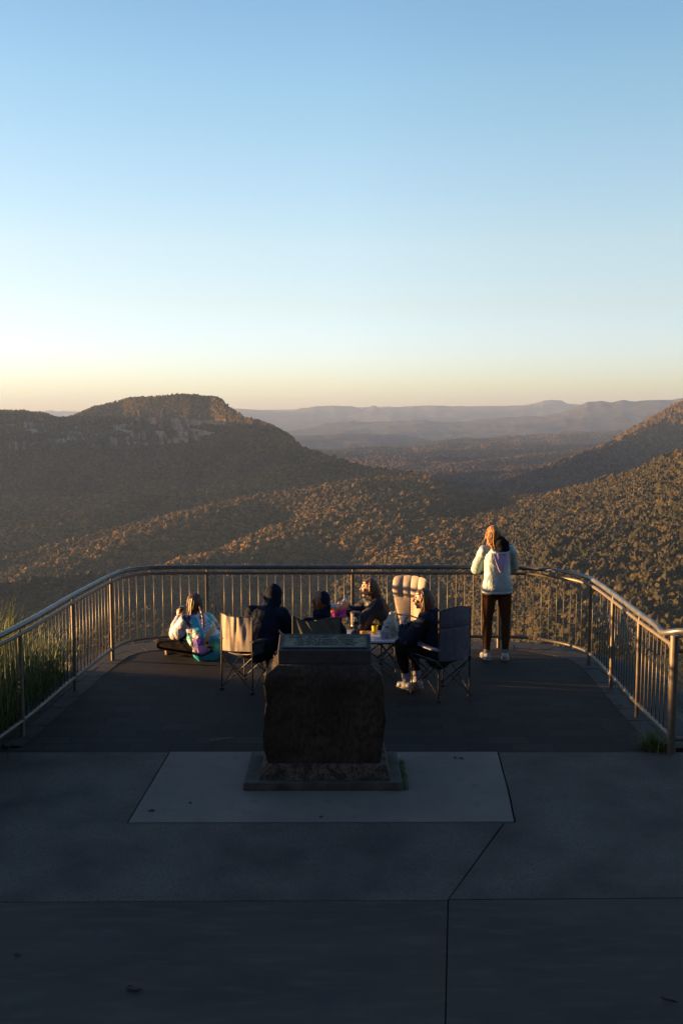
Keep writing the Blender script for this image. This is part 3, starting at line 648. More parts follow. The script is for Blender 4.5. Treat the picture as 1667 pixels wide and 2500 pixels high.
# ---- litter on the paving
m_twig = M('dry_twig', (.16, .14, .10), .9); m_leaf = M('dead_leaf', (.02, .017, .014), .9)
mb = MB(); mb.tube([at(512, 1798, 9.22)+Vector((0, 0, 0)), at(545, 1794, 9.3), at(571, 1791, 9.35)], [.004, .005, .003], 6)
mb.v = [(x, y, z-(at(545, 1794, 9.3).z)+.004) for x, y, z in mb.v]; tw = mb.build('twig', m_twig, label='thin pale twig lying on the dark pavers left of the monument', cat='twig')
def gpt(px, py):
    b = (py-1250)/F; k = CP-b*SP; Y = CAMZ*k/(SP+b*CP); return at(px, py, Y)
for (px, py, sz, lab) in ((370, 1982, .035, 'long dead leaf on the pale slab left of the monument'), (465, 1963, .02, 'small dead leaf on the pale slab behind the long one'), (1110, 1852, .02, 'dark dead leaf near the back edge of the pale slab'), (1125, 1854, .028, 'larger dark leaf at the back edge of the pale slab'), (783, 1997, .018, 'tiny dead leaf in front of the monument'), (326, 2418, .06, 'dark round leaf stain on the near concrete left of centre'), (1630, 2446, .055, 'dark leaf on the near concrete at the right'), (43, 2336, .03, 'dead leaf on the concrete near the left picture edge'), (1510, 1725, .04, 'dead leaf on the pavers by the right railing')):
    p = gpt(px, py); sz *= .7; mb = MB(); n = 9; ang = random.random()*3
    vs = [(p.x+math.cos(2*PI*i/n+ang)*sz*(1+.3*math.sin(3*i))*1.0, p.y+math.sin(2*PI*i/n)*sz*.55, .011+.004*(i % 3)) for i in range(n)]
    mb.add(vs+[(v[0], v[1], v[2]-.004) for v in vs], [tuple(range(n)), tuple(range(2*n-1, n-1, -1))]+[(i, i+n, (i+1) % n+n, (i+1) % n) for i in range(n)])
    mb.build('leaf', m_leaf, label=lab, cat='leaf', group='dead leaves on the paving')

# ---- monument
m_rock, nt, bs = nmat('rough_sandstone')
n1 = tex(nt, 'Noise', 3, 8, vec_scale=(1, 1, .35)); n2 = tex(nt, 'Noise', 34, 6, vec_scale=(1, 1, .5)); n3 = tex(nt, 'Noise', 2.2, 3)
c = ramp(nt, n1.outputs['Fac'], [(.3, (.024, .018, .013)), (.55, (.048, .035, .025)), (.8, (.085, .06, .042))]); c = mix(nt, c, (.022, .016, .012), ramp(nt, n2.outputs['Fac'], [(.4, 0), (.65, .8)])); c = mix(nt, c, (.20, .12, .07), ramp(nt, n3.outputs['Fac'], [(.68, 0), (.8, .5)]))
nt.links.new(c, bs.inputs['Base Color']); bs.inputs['Roughness'].default_value = .9; bs.inputs['Specular IOR Level'].default_value = .2; p = bump(nt, bs, n2.outputs['Fac'], 1, .02); bump(nt, bs, n1.outputs['Fac'], 1, .03, p)
m_base = M('weathered_concrete', (.062, .055, .046), .9, var=.45, scale=7, bmp=.8, bscale=70, bdist=.004, spec=.2)
m_pebble, nt, bs = nmat('pebbledash'); v = tex(nt, 'Voronoi', 75); n3 = tex(nt, 'Noise', 12, 4)
c = ramp(nt, v.outputs['Color'], [(0, (.012, .010, .008)), (.6, (.045, .036, .027)), (1, (.16, .12, .09))]); nt.links.new(mix(nt, c, (.010, .010, .009), ramp(nt, n3.outputs['Fac'], [(.45, 0), (.65, .7)])), bs.inputs['Base Color']); bs.inputs['Roughness'].default_value = .85; bs.inputs['Specular IOR Level'].default_value = .2; bump(nt, bs, v.outputs['Distance'], 1, .012)
m_cap = M('painted_stone_block', (.040, .040, .040), .8, var=.3, scale=10, bmp=.5, bscale=120, bdist=.002, spec=.3)
m_brass = M('tarnished_brass', (.15, .125, .065), .6, .25, var=.35, scale=18, bmp=.3, bscale=90, bdist=.001)
m_frame = M('dark_bronze_frame', (.035, .045, .045), .5, .4); m_ink = M('black_enamel', (.006, .007, .008), .6)
mon = empty('monument', (-.15, 8.4, 0), label='rough dark stone block monument carrying a lettered plaque, on a pale slab', cat='monument')
mb = MB(); mb.box((-.155, 8.37, .038), (1.33, .78, .064), taper=.985); put(mb.build('base_plate', m_base, bevel=.008), mon)
mb = MB(); mb.box((-.14, 8.37, .1315), (1.10, .66, .125), taper=.935); put(mb.build('plinth', m_pebble, bevel=.006), mon)
# rough block
def rockbox():
    mb = MB(); N = 40; vs = []
    cx, cy = -.145, 8.37; hx, hy = .47, .265; z0, z1 = .192, 1.02
    prof = lambda z: (1+.055*math.sin(min(1, max(0, (z-.2)/.8))*PI*.9))
    def pt(u, v, w):    # u,v in -1..1 around, w 0..1 height
        z = z0+(z1-z0)*w; k = prof(z); ch = max(0, (z-.945)/.075); return Vector((cx+u*(hx*k+(.05 if w > .1 else .05*w/.1)*0-ch*.075), cy+v*(hy*k-ch*.05), z))
    import itertools
    for face in range(5):
        g_ = []
        for i in range(N+1):
            row = []
            for j in range(N+1):
                a, b = i/N*2-1, j/N
                if face == 0: p = pt(a, -1, b)
                elif face == 1: p = pt(1, a, b)
                elif face == 2: p = pt(-a, 1, b)
                elif face == 3: p = pt(-1, -a, b)
                else: p = pt(a, b*2-1, 1)
                row.append(p)
            g_.append(row)
        V = [p for r_ in g_ for p in r_]; mb.add(V, [(i*(N+1)+j, (i+1)*(N+1)+j, (i+1)*(N+1)+j+1, i*(N+1)+j+1) for i in range(N) for j in range(N)])
    me = mb.mesh('stone_block'); bm = bmesh.new(); bm.from_mesh(me); bmesh.ops.remove_doubles(bm, verts=bm.verts, dist=1e-4); bmesh.ops.recalc_face_normals(bm, faces=bm.faces)
    bm.normal_update()
    for v in bm.verts:
        p = v.co; w = (p.z-z0)/(z1-z0)
        if w < .999:
            side = 1.0 if abs(v.normal.x) > .6 else .55
            k = min(1, w*6)*(1 if p.z < .93 else .35)
            n = mnoise.fractal(Vector((p.x*3.2, p.y*3.2, p.z*2.4)), 1, 2, 6)*.045+mnoise.fractal(Vector((p.x*13, p.y*13, p.z*7)), 1, 2, 4)*.016
            v.co = p+v.normal*(n*side*k+(.012*k if side == 1 else 0)*math.sin(min(1, w*1.15)*PI))
    bm.to_mesh(me); bm.free(); me.materials.append(m_rock); return link('stone_block', me)
put(rockbox(), mon)
XL, XR, YF, YB = -.535, .25, 8.2, 8.5
mb = MB(); ZT = [(XL, YF, 1.137), (XR, YF, 1.137), (XR, YB, 1.213), (XL, YB, 1.213)]
mb.add([(x, y, 1.019) for x, y, z in ZT]+ZT, [(3, 2, 1, 0), (4, 5, 6, 7), (0, 1, 5, 4), (1, 2, 6, 5), (2, 3, 7, 6), (3, 0, 4, 7)]); put(mb.build('plaque_block', m_cap, bevel=.007), mon)
sl_ = math.atan2(1.213-1.137, YB-YF); ML = Matrix.Translation(Vector(((XL+XR)/2, (YF+YB)/2, 1.175))) @ Matrix.Rotation(sl_, 4, 'X')
def local(mb): mb.v = [tuple(ML @ Vector(v)) for v in mb.v]; return mb
PW, PH = .70, .235
mb = MB()
for cx, cy, sx, sy in ((0, PH/2, PW+.02, .012), (0, -PH/2, PW+.02, .012), (PW/2+.004, 0, .012, PH-.013), (-PW/2-.004, 0, .012, PH-.013)): mb.box((cx, cy, .006), (sx, sy, .013))
put(local(mb).build('plaque_frame', m_frame), mon)
plq = put(local(MB().box((0, 0, .003), (PW-.004, PH-.013, .009))).build('plaque', m_brass), mon)
def text(s, x, y, size, width=None, mat=m_ink, parent=None, Mx=None, th=.0008, name='lettering', align='CENTER', xs_=1):
    cu = bpy.data.curves.new('t', 'FONT'); cu.body = s; cu.size = size; cu.align_x = align; cu.extrude = th; cu.offset = size*.03; o = bpy.data.objects.new('t', cu); COL.objects.link(o)
    dg = bpy.context.evaluated_depsgraph_get(); me = bpy.data.meshes.new_from_object(o.evaluated_get(dg)); bpy.data.objects.remove(o)
    xx = [v.co.x for v in me.vertices]; w = max(xx)-min(xx); k = width/w if width else xs_
    for v in me.vertices: v.co.x *= k
    me.transform(Matrix.Translation((x, y, 0))); 
    if Mx is not None: me.transform(Mx)
    me.name = name; me.materials.clear(); return link(name, me, mat, parent, False)
def join_text(items, name, mat, Mx, parent, inv):
    objs = [text(*it) for it in items]; bm = bmesh.new()
    for o in objs: bm.from_mesh(o.data)
    me = bpy.data.meshes.new(name); bm.to_mesh(me); bm.free(); me.transform(Mx)
    for o in objs: bpy.data.objects.remove(o)
    o = link(name, me, mat, None, False); o.parent = parent; o.matrix_parent_inverse = inv; return o
MT = ML @ Matrix.Translation((0, 0, .0085))
inv = (Matrix.Translation(-Vector(mon.location)))
lt = join_text([('QUEEN  ELIZABETH  LOOKOUT', 0, .062, .040, .62), ('Her Most Gracious Majesty', 0, .025, .034, .50), ('viewed the Jamison Valley', 0, -.008, .034, .49), ('from this lookout during her', .01, -.041, .034, .55), ('visit on 12th February, 1954', 0, -.075, .034, .50)], 'lettering', m_ink, MT, plq, Matrix.Identity(4))
lt.matrix_parent_inverse = Matrix.Identity(4)
# ================================================================ camping furniture
m_tube = M('black_painted_tube', (.007, .007, .009), .5, 0, spec=.35)
m_cream = M('cream_canvas', (.29, .25, .21), .8, var=.12, scale=25, bmp=.4, bscale=220, bdist=.001)
m_mesh = M('black_mesh_fabric', (.02, .02, .025), .8, bmp=.5, bscale=400)
m_olive = M('olive_canvas', (.075, .078, .055), .85, var=.2, bmp=.4, bscale=220, bdist=.001)
m_slate = M('slate_polyester', (.050, .052, .078), .75, var=.15, bmp=.4, bscale=220, bdist=.001)
m_armblue = M('blue_grey_polyester', (.11, .13, .19), .7, var=.15, bmp=.4, bscale=220, bdist=.001)
m_white = M('white_plastic', (.62, .64, .66), .4, var=.04, bmp=.1, bscale=200)

def chair(label, org, fwd, w, d, hb, fabric, armmat, style):
    ang = math.atan2(-fwd[0], fwd[1]); root = empty('camping_chair', (org[0], org[1], 0), ang, label=label, cat='camping chair', group='folding camping chairs round the low table')
    hw = w/2; sh = .44; ah = .60
    for x, y, h in ((-hw, 0, hb), (hw, 0, hb), (-hw, d, ah), (hw, d, ah)):
        mb = MB(); mb.tube([(x, y, .03), (x, y, h)], .0085, 10); mb.box((x, y, .015), (.035, .035, .03)); mb.box((x, y, sh), (.024, .024, .04)); mb.build('leg', m_tube, root)
    for a, b in (((-hw, 0), (hw, 0)), ((-hw, d), (hw, d)), ((-hw, 0), (-hw, d)), ((hw, 0), (hw, d))):
        for s_ in (0, 1):
            p, q = (a, b) if s_ else (b, a); o = .011 if s_ else -.011; dx, dy = (0, o) if a[1] == b[1] else (o, 0)
            MB().tube([(p[0]+dx, p[1]+dy, .05), (q[0]+dx, q[1]+dy, sh-.02)], .007, 8).build('brace', m_tube, root)
    # seat
    def seat(u, v):
        sag = .10*math.sin(PI*u)*math.sin(PI*min(1, v*1.1+.05)); edge = .03*math.sin(PI*u)*(1 if v > .9 else 0)
        return Vector(((-hw+w*u), .01+(d-.02)*v+.0, sh+.015-sag+.006*mnoise.noise(Vector((u*6, v*6, 1)))))
    MB().sheet(seat, 16, 14, .008).build('seat', fabric, root, True)
    def back(u, v):
        x = -hw+w*u; z = sh+.02+(hb-sh-.02)*v; y = 0
        if style == 'olive':
            z = z-(.055*math.sin(PI*u)+.02*math.sin(PI*u*2.3))*v; y = -.05*math.sin(PI*u)*(1-.3*v)+.012*math.sin(u*26+v*9)*math.sin(PI*u)*(.4+v)
        elif style == 'cream':
            z = z-.02*math.sin(PI*u)*v+.03*u*(1-v); y = -.035*math.sin(PI*u)*(.5+.5*v)+.006*math.sin(abs(u-.55)*24+v*3)*math.sin(PI*u)*(.35+.65*v)+.0025*math.sin(u*43-v*4)*math.sin(PI*u)*v
            y += .005*mnoise.noise(Vector((u*5, v*1.5, 3)))
        elif style == 'slate':
            z = z+.035*math.sin(PI*u)*smooth(v, .8, 1)+.0; y = -.045*math.sin(PI*u)*(1-.4*v)+.006*mnoise.noise(Vector((u*7, v*9, 5)))
            y -= .018*math.exp(-((v-.80)/.16)**2)*math.sin(PI*u)**.5
            if .62 < v < .66: y += .008
        return Vector((x, y, z))
    if style == 'puff':
        def puff(u, v):
            ww = w*(.62+.42*smooth(v, 0, .75)); x = -ww/2+ww*u; z = sh+.0+(hb-sh)*v; roll = math.exp(-((v-.82)/.12)**2)
            r_ = .035+.03*roll; q = abs(math.sin(u*PI*4))**.5 if v > .6 else abs(math.sin(u*PI*2))**.6
            z += .03*math.sin(PI*u)**.5*smooth(v, .7, 1)+.012*q*smooth(v, .85, 1)
            return Vector((x, .02+r_*(.45+.55*q)*(math.sin(PI*min(1, v*1.02))**.3)-.05*abs(u-.5)*0-.045*math.sin(PI*u)+(.012 if abs(v-.62) > .02 else -.015), z))
        MB().sheet(puff, 48, 44, .05).build('backrest', fabric, root, True)
    else:
        bo = MB().sheet(back, 30, 30, .007).build('backrest', fabric, root, True)
        MB().tube([back(i/20, 1.0) for i in range(21)], .006, 6).build('piping', m_tube, bo)
        if style == 'slate': MB().sheet(lambda u, v: back(u, .62+.012*math.sin(u*PI)-.0+v*.015)+Vector((0, -.006, 0)), 20, 2, .006).build('seam', m_armblue, bo)
    for s_ in (-1, 1):
        def arm(u, v):
            y = -.01+(d+.07)*v; cup = 0
            return Vector((s_*hw+(u-.5)*(.075 if v > .1 else .05), y, ah-.0-.02*math.sin(PI*v)+(.0 if style != 'slate' else (v-.5)*.05)+.004*math.cos(PI*(u-.5))))
        MB().sheet(arm, 6, 14, .014).build('armrest', armmat, root, True)
    if style == 'cream':   # dark mesh panel that hangs under the right arm
        def side(u, v): return Vector((hw+.012*math.sin(PI*u), .02+(d-.04)*u, sh+(ah-.03-sh)*v))
        MB().sheet(side, 8, 5, .005).build('side_panel', m_mesh, root, True)
    return root
def posts(a, b, fwd):   # rear foot positions -> origin, width
    return ((a[0]+b[0])/2, (a[1]+b[1])/2), math.hypot(b[0]-a[0], b[1]-a[1])
chair('cream canvas camping chair with black legs, nearest the person in the dark hood', (-1.165, 10.875), (.47, .88), .41, .46, .885, m_cream, m_mesh, 'cream')
chair('low olive green camping chair with a sagging back, directly behind the monument', (-.275, 10.93), (.02, 1), .535, .45, .86, m_olive, m_olive, 'olive')
chair('tall dark slate camping chair with blue-grey arms, right of the monument', (1.225, 10.60), (-.56, .83), .44, .46, 1.0, m_slate, m_armblue, 'slate')
chair('padded cream high-backed camping chair facing the table in front of the railing', (.885, 12.32), (-.52, -.85), .43, .40, 1.03, m_cream, m_cream, 'puff')
# stool under the woman at the far side
st = empty('camping_stool', (.55, 12.03, 0), 0, label='small dark folding stool under the woman with wavy hair', cat='stool')
for a, b in (((-.15, -.15), (.15, .15)), ((.15, -.15), (-.15, .15)), ((-.15, .15), (.15, -.15)), ((.15, .15), (-.15, -.15))): MB().tube([(a[0], a[1], .01), (b[0]*.95, b[1]*.95+.004, .37)], .008, 8).build('leg', m_tube, st)
MB().sheet(lambda u, v: Vector((-.17+.34*u, -.17+.34*v, .38-.03*math.sin(PI*u)*math.sin(PI*v))), 8, 8, .01).build('seat', m_mesh, st, True)
# table
TC = Vector((.335, 11.55, 0)); TH_ = .50
tb = empty('folding_table', TC, 0, label='low white folding table with crossed black legs, between the camping chairs', cat='table')
MB().box((0, 0, TH_-.014), (.70, .60, .028)).build('tabletop', m_white, tb, bevel=.008)
for s_ in (-1, 1):
    MB().tube([(s_*.30, -.24, .01), (s_*.30, .24, TH_-.035)], .009, 8).build('leg', m_tube, tb); MB().tube([(s_*.30+.02, .24, .01), (s_*.30+.02, -.24, TH_-.035)], .009, 8).build('leg', m_tube, tb)
    MB().tube([(-.30*s_, -.25, .02), (.30*s_, -.25, TH_-.04)], .007, 8).build('brace', m_tube, tb); MB().tube([(-.30*s_, .25, .02), (.30*s_, .25, TH_-.04)], .007, 8).build('brace', m_tube, tb)
MB().box((0, -.25, TH_-.04), (.62, .018, .02)).build('rail', m_tube, tb); MB().box((0, .25, TH_-.04), (.62, .018, .02)).build('rail', m_tube, tb)
MB().cyl((0, -.262, .225), (0, -.238, .225), .02, 10).build('joint', M('brass_joint', (.4, .28, .12), .4, .8), tb)
# stove
m_blk = M('black_neoprene', (.012, .013, .016), .6); m_alu = M('aluminium', (.45, .42, .38), .3, .9); m_gas = M('blue_gas_can', (.03, .05, .085), .35); m_logo = M('white_print', (.8, .8, .8), .6)
P0 = Vector((.165, 11.47, TH_+.001)); sv = empty('camp_stove', P0, label='black cooking pot on a small gas burner standing on the white table', cat='camp stove')
MB().lathe((0, 0, 0), [(.048, 0), (.054, .006), (.054, .055), (.040, .068), (.015, .072)], 24).build('gas_canister', m_gas, sv, True)
mb = MB(); mb.lathe((0, 0, .072), [(.012, 0), (.014, .02), (.03, .03), (.045, .04), (.046, .055), (.03, .06)], 20); mb.tube([(.012, 0, .09), (.055, -.01, .085)], .004, 6); mb.build('burner', m_alu, sv, True)
pot = MB().lathe((0, 0, .135), [(.050, 0), (.058, .006), (.060, .14), (.058, .145)], 28).build('pot', m_blk, sv, True)
MB().lathe((0, 0, .125), [(.052, 0), (.060, .004), (.060, .022), (.054, .028)], 24).build('heat_ring', m_alu, sv, True)
MB().lathe((0, 0, .281), [(.064, 0), (.066, .004), (.062, .012), (.03, .017), (.01, .018)], 24).build('lid', m_blk, sv, True)
mb = MB(); mb.tube([(.058, .02, .26), (.085, .02, .25), (.088, .02, .17), (.060, .02, .155)], .005, 6); mb.build('handle', m_blk, sv)
mb = MB()
def onpot(x, z): r_ = .0612; return Vector((x, -math.sqrt(r_*r_-x*x), z))
for k in range(3):
    pts = [onpot(-.018+.004+k*.009+.020*t, .245-.012*k*0-.052*t*(1 if k < 2 else .8)-.010*math.sin(t*3)) for t in np.linspace(0, 1, 7)]; mb.tube(pts, .0032, 5)
mb.tube([onpot(-.020, .247), onpot(-.0205, .19)], .0026, 5)
for k in range(8): mb.box(onpot(.036, .25-.011*k), (.004, .003, .006))
mb.build('logo', m_logo, pot)
# cups
def cup(label, px, Y, h, r0, r1, col):
    p = at(px, 1550, Y); root = MB().lathe((0, 0, 0), [(r0, 0), (r1, h), (r1+.0015, h), (r1-.002, h-.001), (r0-.002, .004)], 24).build('cup', M('cup_plastic', col, .45, var=.05), None, True, label=label, cat='cup')
    root.location = (p.x, Y, TH_+.001); return root
cup('bright yellow plastic cup on the white table beside the shopping bag', 914.5, 11.62, .098, .028, .037, (.62, .40, .01))
cup('pale lilac plastic cup near the front edge of the white table', 935, 11.33, .09, .030, .038, (.42, .38, .50))
# food and paper
m_ban = M('banana_skin', (.75, .38, .02), .5, var=.3, scale=30)
mb = MB(); pts = [Vector((.0+.022*i, -.012*math.sin(i/7*PI)*1.6, .018)) for i in range(8)]; mb.tube(pts, [.006, .014, .019, .020, .020, .018, .012, .005], 10)
o = mb.build('banana', m_ban, None, True, label='ripe banana lying on the table behind the camp stove', cat='banana'); o.location = (.20, 11.60, TH_+.004); o.rotation_euler = (0, 0, R(8))
m_paper = M('white_paper', (.6, .58, .56), .8, var=.08)
for lab, x, y, sx, sy, a in (('white paper wrapper on the left end of the table', .03, 11.46, .10, .12, 10), ('white paper wrapper under the banana', .28, 11.62, .16, .10, -12)):
    o = MB().sheet(lambda u, v: Vector(((u-.5)*sx, (v-.5)*sy, .008+.010*mnoise.noise(Vector((u*5+x*9, v*5, 2)))+.014*abs(u-.5))), 12, 10, .002).build('paper_wrapper', m_paper, None, True, label=lab, cat='paper', group='paper on the table'); o.location = (x, y, TH_+.002); o.rotation_euler = (0, 0, R(a))
# shopping bag
m_bag, nt, bs = nmat('thin_white_plastic'); n1 = tex(nt, 'Noise', 9, 4); nt.links.new(ramp(nt, n1.outputs['Fac'], [(.3, (.34, .34, .29)), (.7, (.48, .47, .42))]), bs.inputs['Base Color']); bs.inputs['Roughness'].default_value = .45; bs.inputs['Subsurface Weight'].default_value = 0
bump(nt, bs, tex(nt, 'Noise', 14, 5).outputs['Fac'], .5, .02)
bg_ = empty('shopping_bag', (.60, 11.42, TH_), 0, label='crumpled off-white plastic shopping bag with green print on the white table', cat='bag')
def bagf(u, v):      # u round, v up
    t = 2*PI*u; hgt = .315*v; k = 1-.0*v; w_ = .135*(1-.35*v**1.5); dd = .085*(1-.85*v**1.3)
    x = math.cos(t)*w_*(1+.1*mnoise.noise(Vector((math.cos(t)*2, v*3, 4)))); y = math.sin(t)*dd
    peak = math.exp(-((x+.0)/.045)**2)
    z = hgt*(.60+.40*peak) if v > .5 else hgt*(.60+.40*peak*v*2)
    return Vector((x-.02*v+.012*mnoise.noise(Vector((x*20, v*4, t))), y+.010*mnoise.noise(Vector((x*25, v*6, 1))), z+.001))
bb = MB().sheet(bagf, 48, 26, .002).build('bag', m_bag, bg_, True)
m_green = M('green_print', (.03, .07, .05), .7); mb = MB()
def onbag(x, z):   # lift a mark to just in front of the bag's front face
    return Vector((x, -.086*(1-.85*(z/.315)**1.3)*math.sqrt(max(.05, 1-(x/.15)**2))-.006, z))
random.seed(3)
for k, (z, x0, x1) in enumerate(((.135, -.03, .06), (.120, -.045, .065), (.108, -.04, .06), (.090, -.03, .05), (.078, -.02, .045), (.060, -.025, .055), (.048, -.03, .06), (.036, -.025, .04))):
    x = x0
    while x < x1:
        l = random.uniform(.006, .016); mb.box(onbag(x+l/2, z), (l, .003, .004)); x += l+.004
mb.build('small_print', m_green, bb)
mb = MB(); mb.tube([onbag(-.055+.014*math.cos(a), .185+.012*math.sin(a)) for a in np.linspace(0, 2*PI, 17)], .003, 5); mb.tube([onbag(-.075+.020*math.cos(a), .140+.008*math.sin(a)) for a in np.linspace(0, 2*PI, 17)], .004, 5); mb.build('emblem', m_green, bb)
for s_ in (-1, 1): MB().tube([(.07+.0*s_, .02*s_, .19), (.075, .02*s_, .23), (.09, .015*s_, .235), (.10, .01*s_, .20)], .004, 6).build('handle', m_bag, bg_)
# pink wrapper hanging off the olive chair side of the table
m_pink = M('pink_film', (.5, .28, .26), .3, var=.4, scale=60)
o = MB().sheet(lambda u, v: Vector(((u-.5)*(.05+.02*v), .02*math.sin(u*9+v*5), .13*v*(1-.0*u)+.01*math.sin(u*7))), 10, 12, .002).build('food_packet', m_pink, None, True, label='pink and white food packet propped up on the left end of the table', cat='packet'); o.location = (.012, 11.40, TH_+.012)
# ================================================================ people
def ax3(f, u=(0, 0, 1)):
    f = Vector(f).normalized(); u = Vector(u); u = (u-f*u.dot(f)).normalized(); r = f.cross(u).normalized(); return r, f, u
def mat3(r, f, u): return Matrix((r, f, u)).transposed()
def skinmat(name, col):
    m = M(name, col, .5, var=.12, scale=40, bmp=.15, bscale=300, bdist=.0006); b = m.node_tree.nodes['Principled BSDF']; b.inputs['Subsurface Weight'].default_value = .08; b.inputs['Subsurface Radius'].default_value = (.01, .004, .002); return m
m_skin = skinmat('skin', (.40, .225, .15)); m_skin2 = skinmat('skin_tan', (.34, .18, .115))
m_eye = M('eyelashes', (.20, .10, .07), .6); m_lip = M('lips', (.32, .14, .11), .5)
def hairmat(name, c):
    m, nt, bs = nmat(name); n = tex(nt, 'Noise', 40, 4, vec_scale=(1, 1, .12)); nt.links.new(ramp(nt, n.outputs['Fac'], [(.3, tuple(k*.5 for k in c)), (.7, tuple(k*1.4 for k in c))]), bs.inputs['Base Color']); bs.inputs['Roughness'].default_value = .42; bs.inputs['Specular IOR Level'].default_value = .5; return m
m_brown = hairmat('brown_hair', (.07, .030, .013)); m_blonde = hairmat('strawberry_blonde_hair', (.33, .17, .055)); m_dirty = hairmat('dark_blonde_hair', (.085, .045, .022)); m_red = hairmat('auburn_hair', (.16, .06, .02))
def head(mb, c, f, u):
    r, f, u = ax3(f, u); Mx = mat3(r, f, u); c = Vector(c); P = lambda a, b, d: c+r*a+f*b+u*d
    mb.ell(P(0, -.012, .022), (.073, .092, .094), Mx); mb.ell(P(0, .022, -.045), (.054, .066, .062), Mx)
    mb.ell(P(0, .062, -.088), (.024, .022, .018), Mx, 10, 6); mb.ell(P(0, .074, .035), (.048, .014, .013), Mx, 12, 6)
    mb.capsule(P(0, .082, .022), .008, P(0, .106, -.014), .0105, 10); mb.ell(P(0, .098, -.019), (.017, .010, .008), Mx, 10, 6)
    mb.ell(P(0, .088, -.043), (.024, .010, .0065), Mx, 10, 6); mb.ell(P(0, .085, -.056), (.021, .010, .007), Mx, 10, 6)
    for s in (-1, 1):
        mb.ell(P(s*.034, .066, -.012), (.024, .020, .020), Mx, 10, 6); mb.ell(P(s*.074, -.005, -.005), (.009, .017, .029), Mx, 10, 6)
    return r, f, u
def eyes(c, f, u, par):
    r, f, u = ax3(f, u); Mx = mat3(r, f, u); c = Vector(c)
    for s in (-1, 1): put(MB().ell(c+r*s*.031+f*.079+u*.012, (.012, .005, .0022), Mx, 10, 6).build('eye', m_eye, None, True), par)
    put(MB().ell(c+f*.090-u*.0495, (.018, .007, .005), Mx, 10, 6).build('lips', m_lip, None, True), par)
def hand(mb, w, d, n, side, curl=.5, spread=.0):
    """w wrist, d pointing direction, n direction the palm faces, side +1 puts the thumb on n x d side"""
    w = Vector(w); d = Vector(d).normalized(); n = Vector(n); n = (n-d*n.dot(d)).normalized(); s = n.cross(d)*side; Mx = mat3(s, d, n)
    mb.ell(w+d*.045, (.036, .050, .015), Mx, 12, 8); mb.capsule(w-d*.01, .021, w+d*.03, .022, 10, (n, .7))
    for i, L in enumerate((.066, .076, .071, .056)):
        o = (1.5-i)*.0185; p = w+d*.084+s*o; a = 0; r_ = .0082-(.0008 if i == 3 else 0); q = d.copy(); pts = [w+d*.055+s*o*.85, p]
        for k, fr in enumerate((.45, .32, .23)):
            a += curl*(1.0 if k else .7)*(1+.08*i); q = d*math.cos(a)+n*math.sin(a)+s*spread*(1.5-i)*.1; p = p+q.normalized()*L*fr; pts.append(p)
        for k in range(len(pts)-1): mb.capsule(pts[k], r_*(1-.06*k), pts[k+1], r_*(1-.06*(k+1)), 8, None, 3)
    t0 = w+d*.018+s*.026; t1 = t0+(s*.75+d*.55+n*.25).normalized()*.035; t2 = t1+(d*.8+s*.2+n*(.3+curl*.5)).normalized()*.030; t3 = t2+(d*.8+n*(.3+curl*.8)-s*.2).normalized()*.022
    for a, b, ra, rb in ((t0, t1, .013, .0105), (t1, t2, .0105, .009), (t2, t3, .009, .0078)): mb.capsule(a, ra, b, rb, 8, None, 3)
def limb(mb, pts, rs, flat=None):
    for i in range(len(pts)-1): mb.capsule(pts[i], rs[i], pts[i+1], rs[i+1], 16, flat)
def lerp(a, b, t): return Vector(a).lerp(Vector(b), t)
def body(J, par, skin):
    mb = MB(); hf = J['chestf']; r, f, u = head(mb, J['head'], J['face'], J.get('up', (0, 0, 1)))
    mb.capsule(Vector(J['head'])-u*.06-f*.022, .050, J['neck'], .054); 
    sh = [Vector(J['shl']), Vector(J['shr'])]; hp = [Vector(J['hipl']), Vector(J['hipr'])]; pel = (hp[0]+hp[1])/2; ch = (sh[0]+sh[1])/2
    mid = lerp(pel, ch, .5)+Vector(J.get('spine', (0, 0, 0))); fd = Vector(hf)
    limb(mb, [pel, mid, ch-Vector((0, 0, .07))], [.125, .108, .125], (fd, .75)); mb.capsule(lerp(sh[0], sh[1], .1), .052, lerp(sh[0], sh[1], .9), .052, 14); mb.capsule(J['neck'], .05, ch, .08)
    for s in (0, 1):
        k = 'lr'[s]; S_, E, W_ = sh[s], Vector(J['el'+k]), Vector(J['wr'+k]); limb(mb, [S_, lerp(S_, E, .5), E, lerp(E, W_, .35), W_], [.050, .045, .036, .039, .024])
        H, K, A = hp[s], Vector(J['kn'+k]), Vector(J['an'+k]); T = Vector(J['toe'+k]); limb(mb, [H, lerp(H, K, .5), K, lerp(K, A, .35), A], [.088, .075, .052, .053, .033])
        hd = (A-T).normalized(); mb.capsule(A+Vector((0, 0, -.045))+(A-T).normalized()*.02, .03, T, .026, 12, ((0, 0, 1), .8))
        hd = J.get('hand'+k)
        if hd: hand(mb, W_, hd[0], hd[1], hd[2], hd[3] if len(hd) > 3 else .5)
    me = voxelise(mb, 'body', .0052, 3); me.materials.clear(); me.materials.append(skin)
    return put(link('body', me), par)
def fold(co, amp, seed, vert=1.0):
    x, y, z = co[:, 0], co[:, 1], co[:, 2]
    a = fbm(x*11+4*fbm(x*3, y*3, z*3, 2, seed), y*11, z*6*vert, 3, seed+1); b = 1-2*np.abs(vnoise(x*7+z*9, y*7-z*5, z*4, seed+2)); return amp*(a*.6+b*.55)
def cloth(parts, name, mat, par, voxel=.0075, amp=.006, seed=1, vert=1.0, sm=3, label=None):
    mb = MB(); parts(mb); me = voxelise(mb, name, voxel, sm, (lambda co: fold(co, amp, seed, vert)) if amp else None); me.materials.clear(); me.materials.append(mat); o = put(link(name, me), par)
    if label: o['label'] = label
    return o
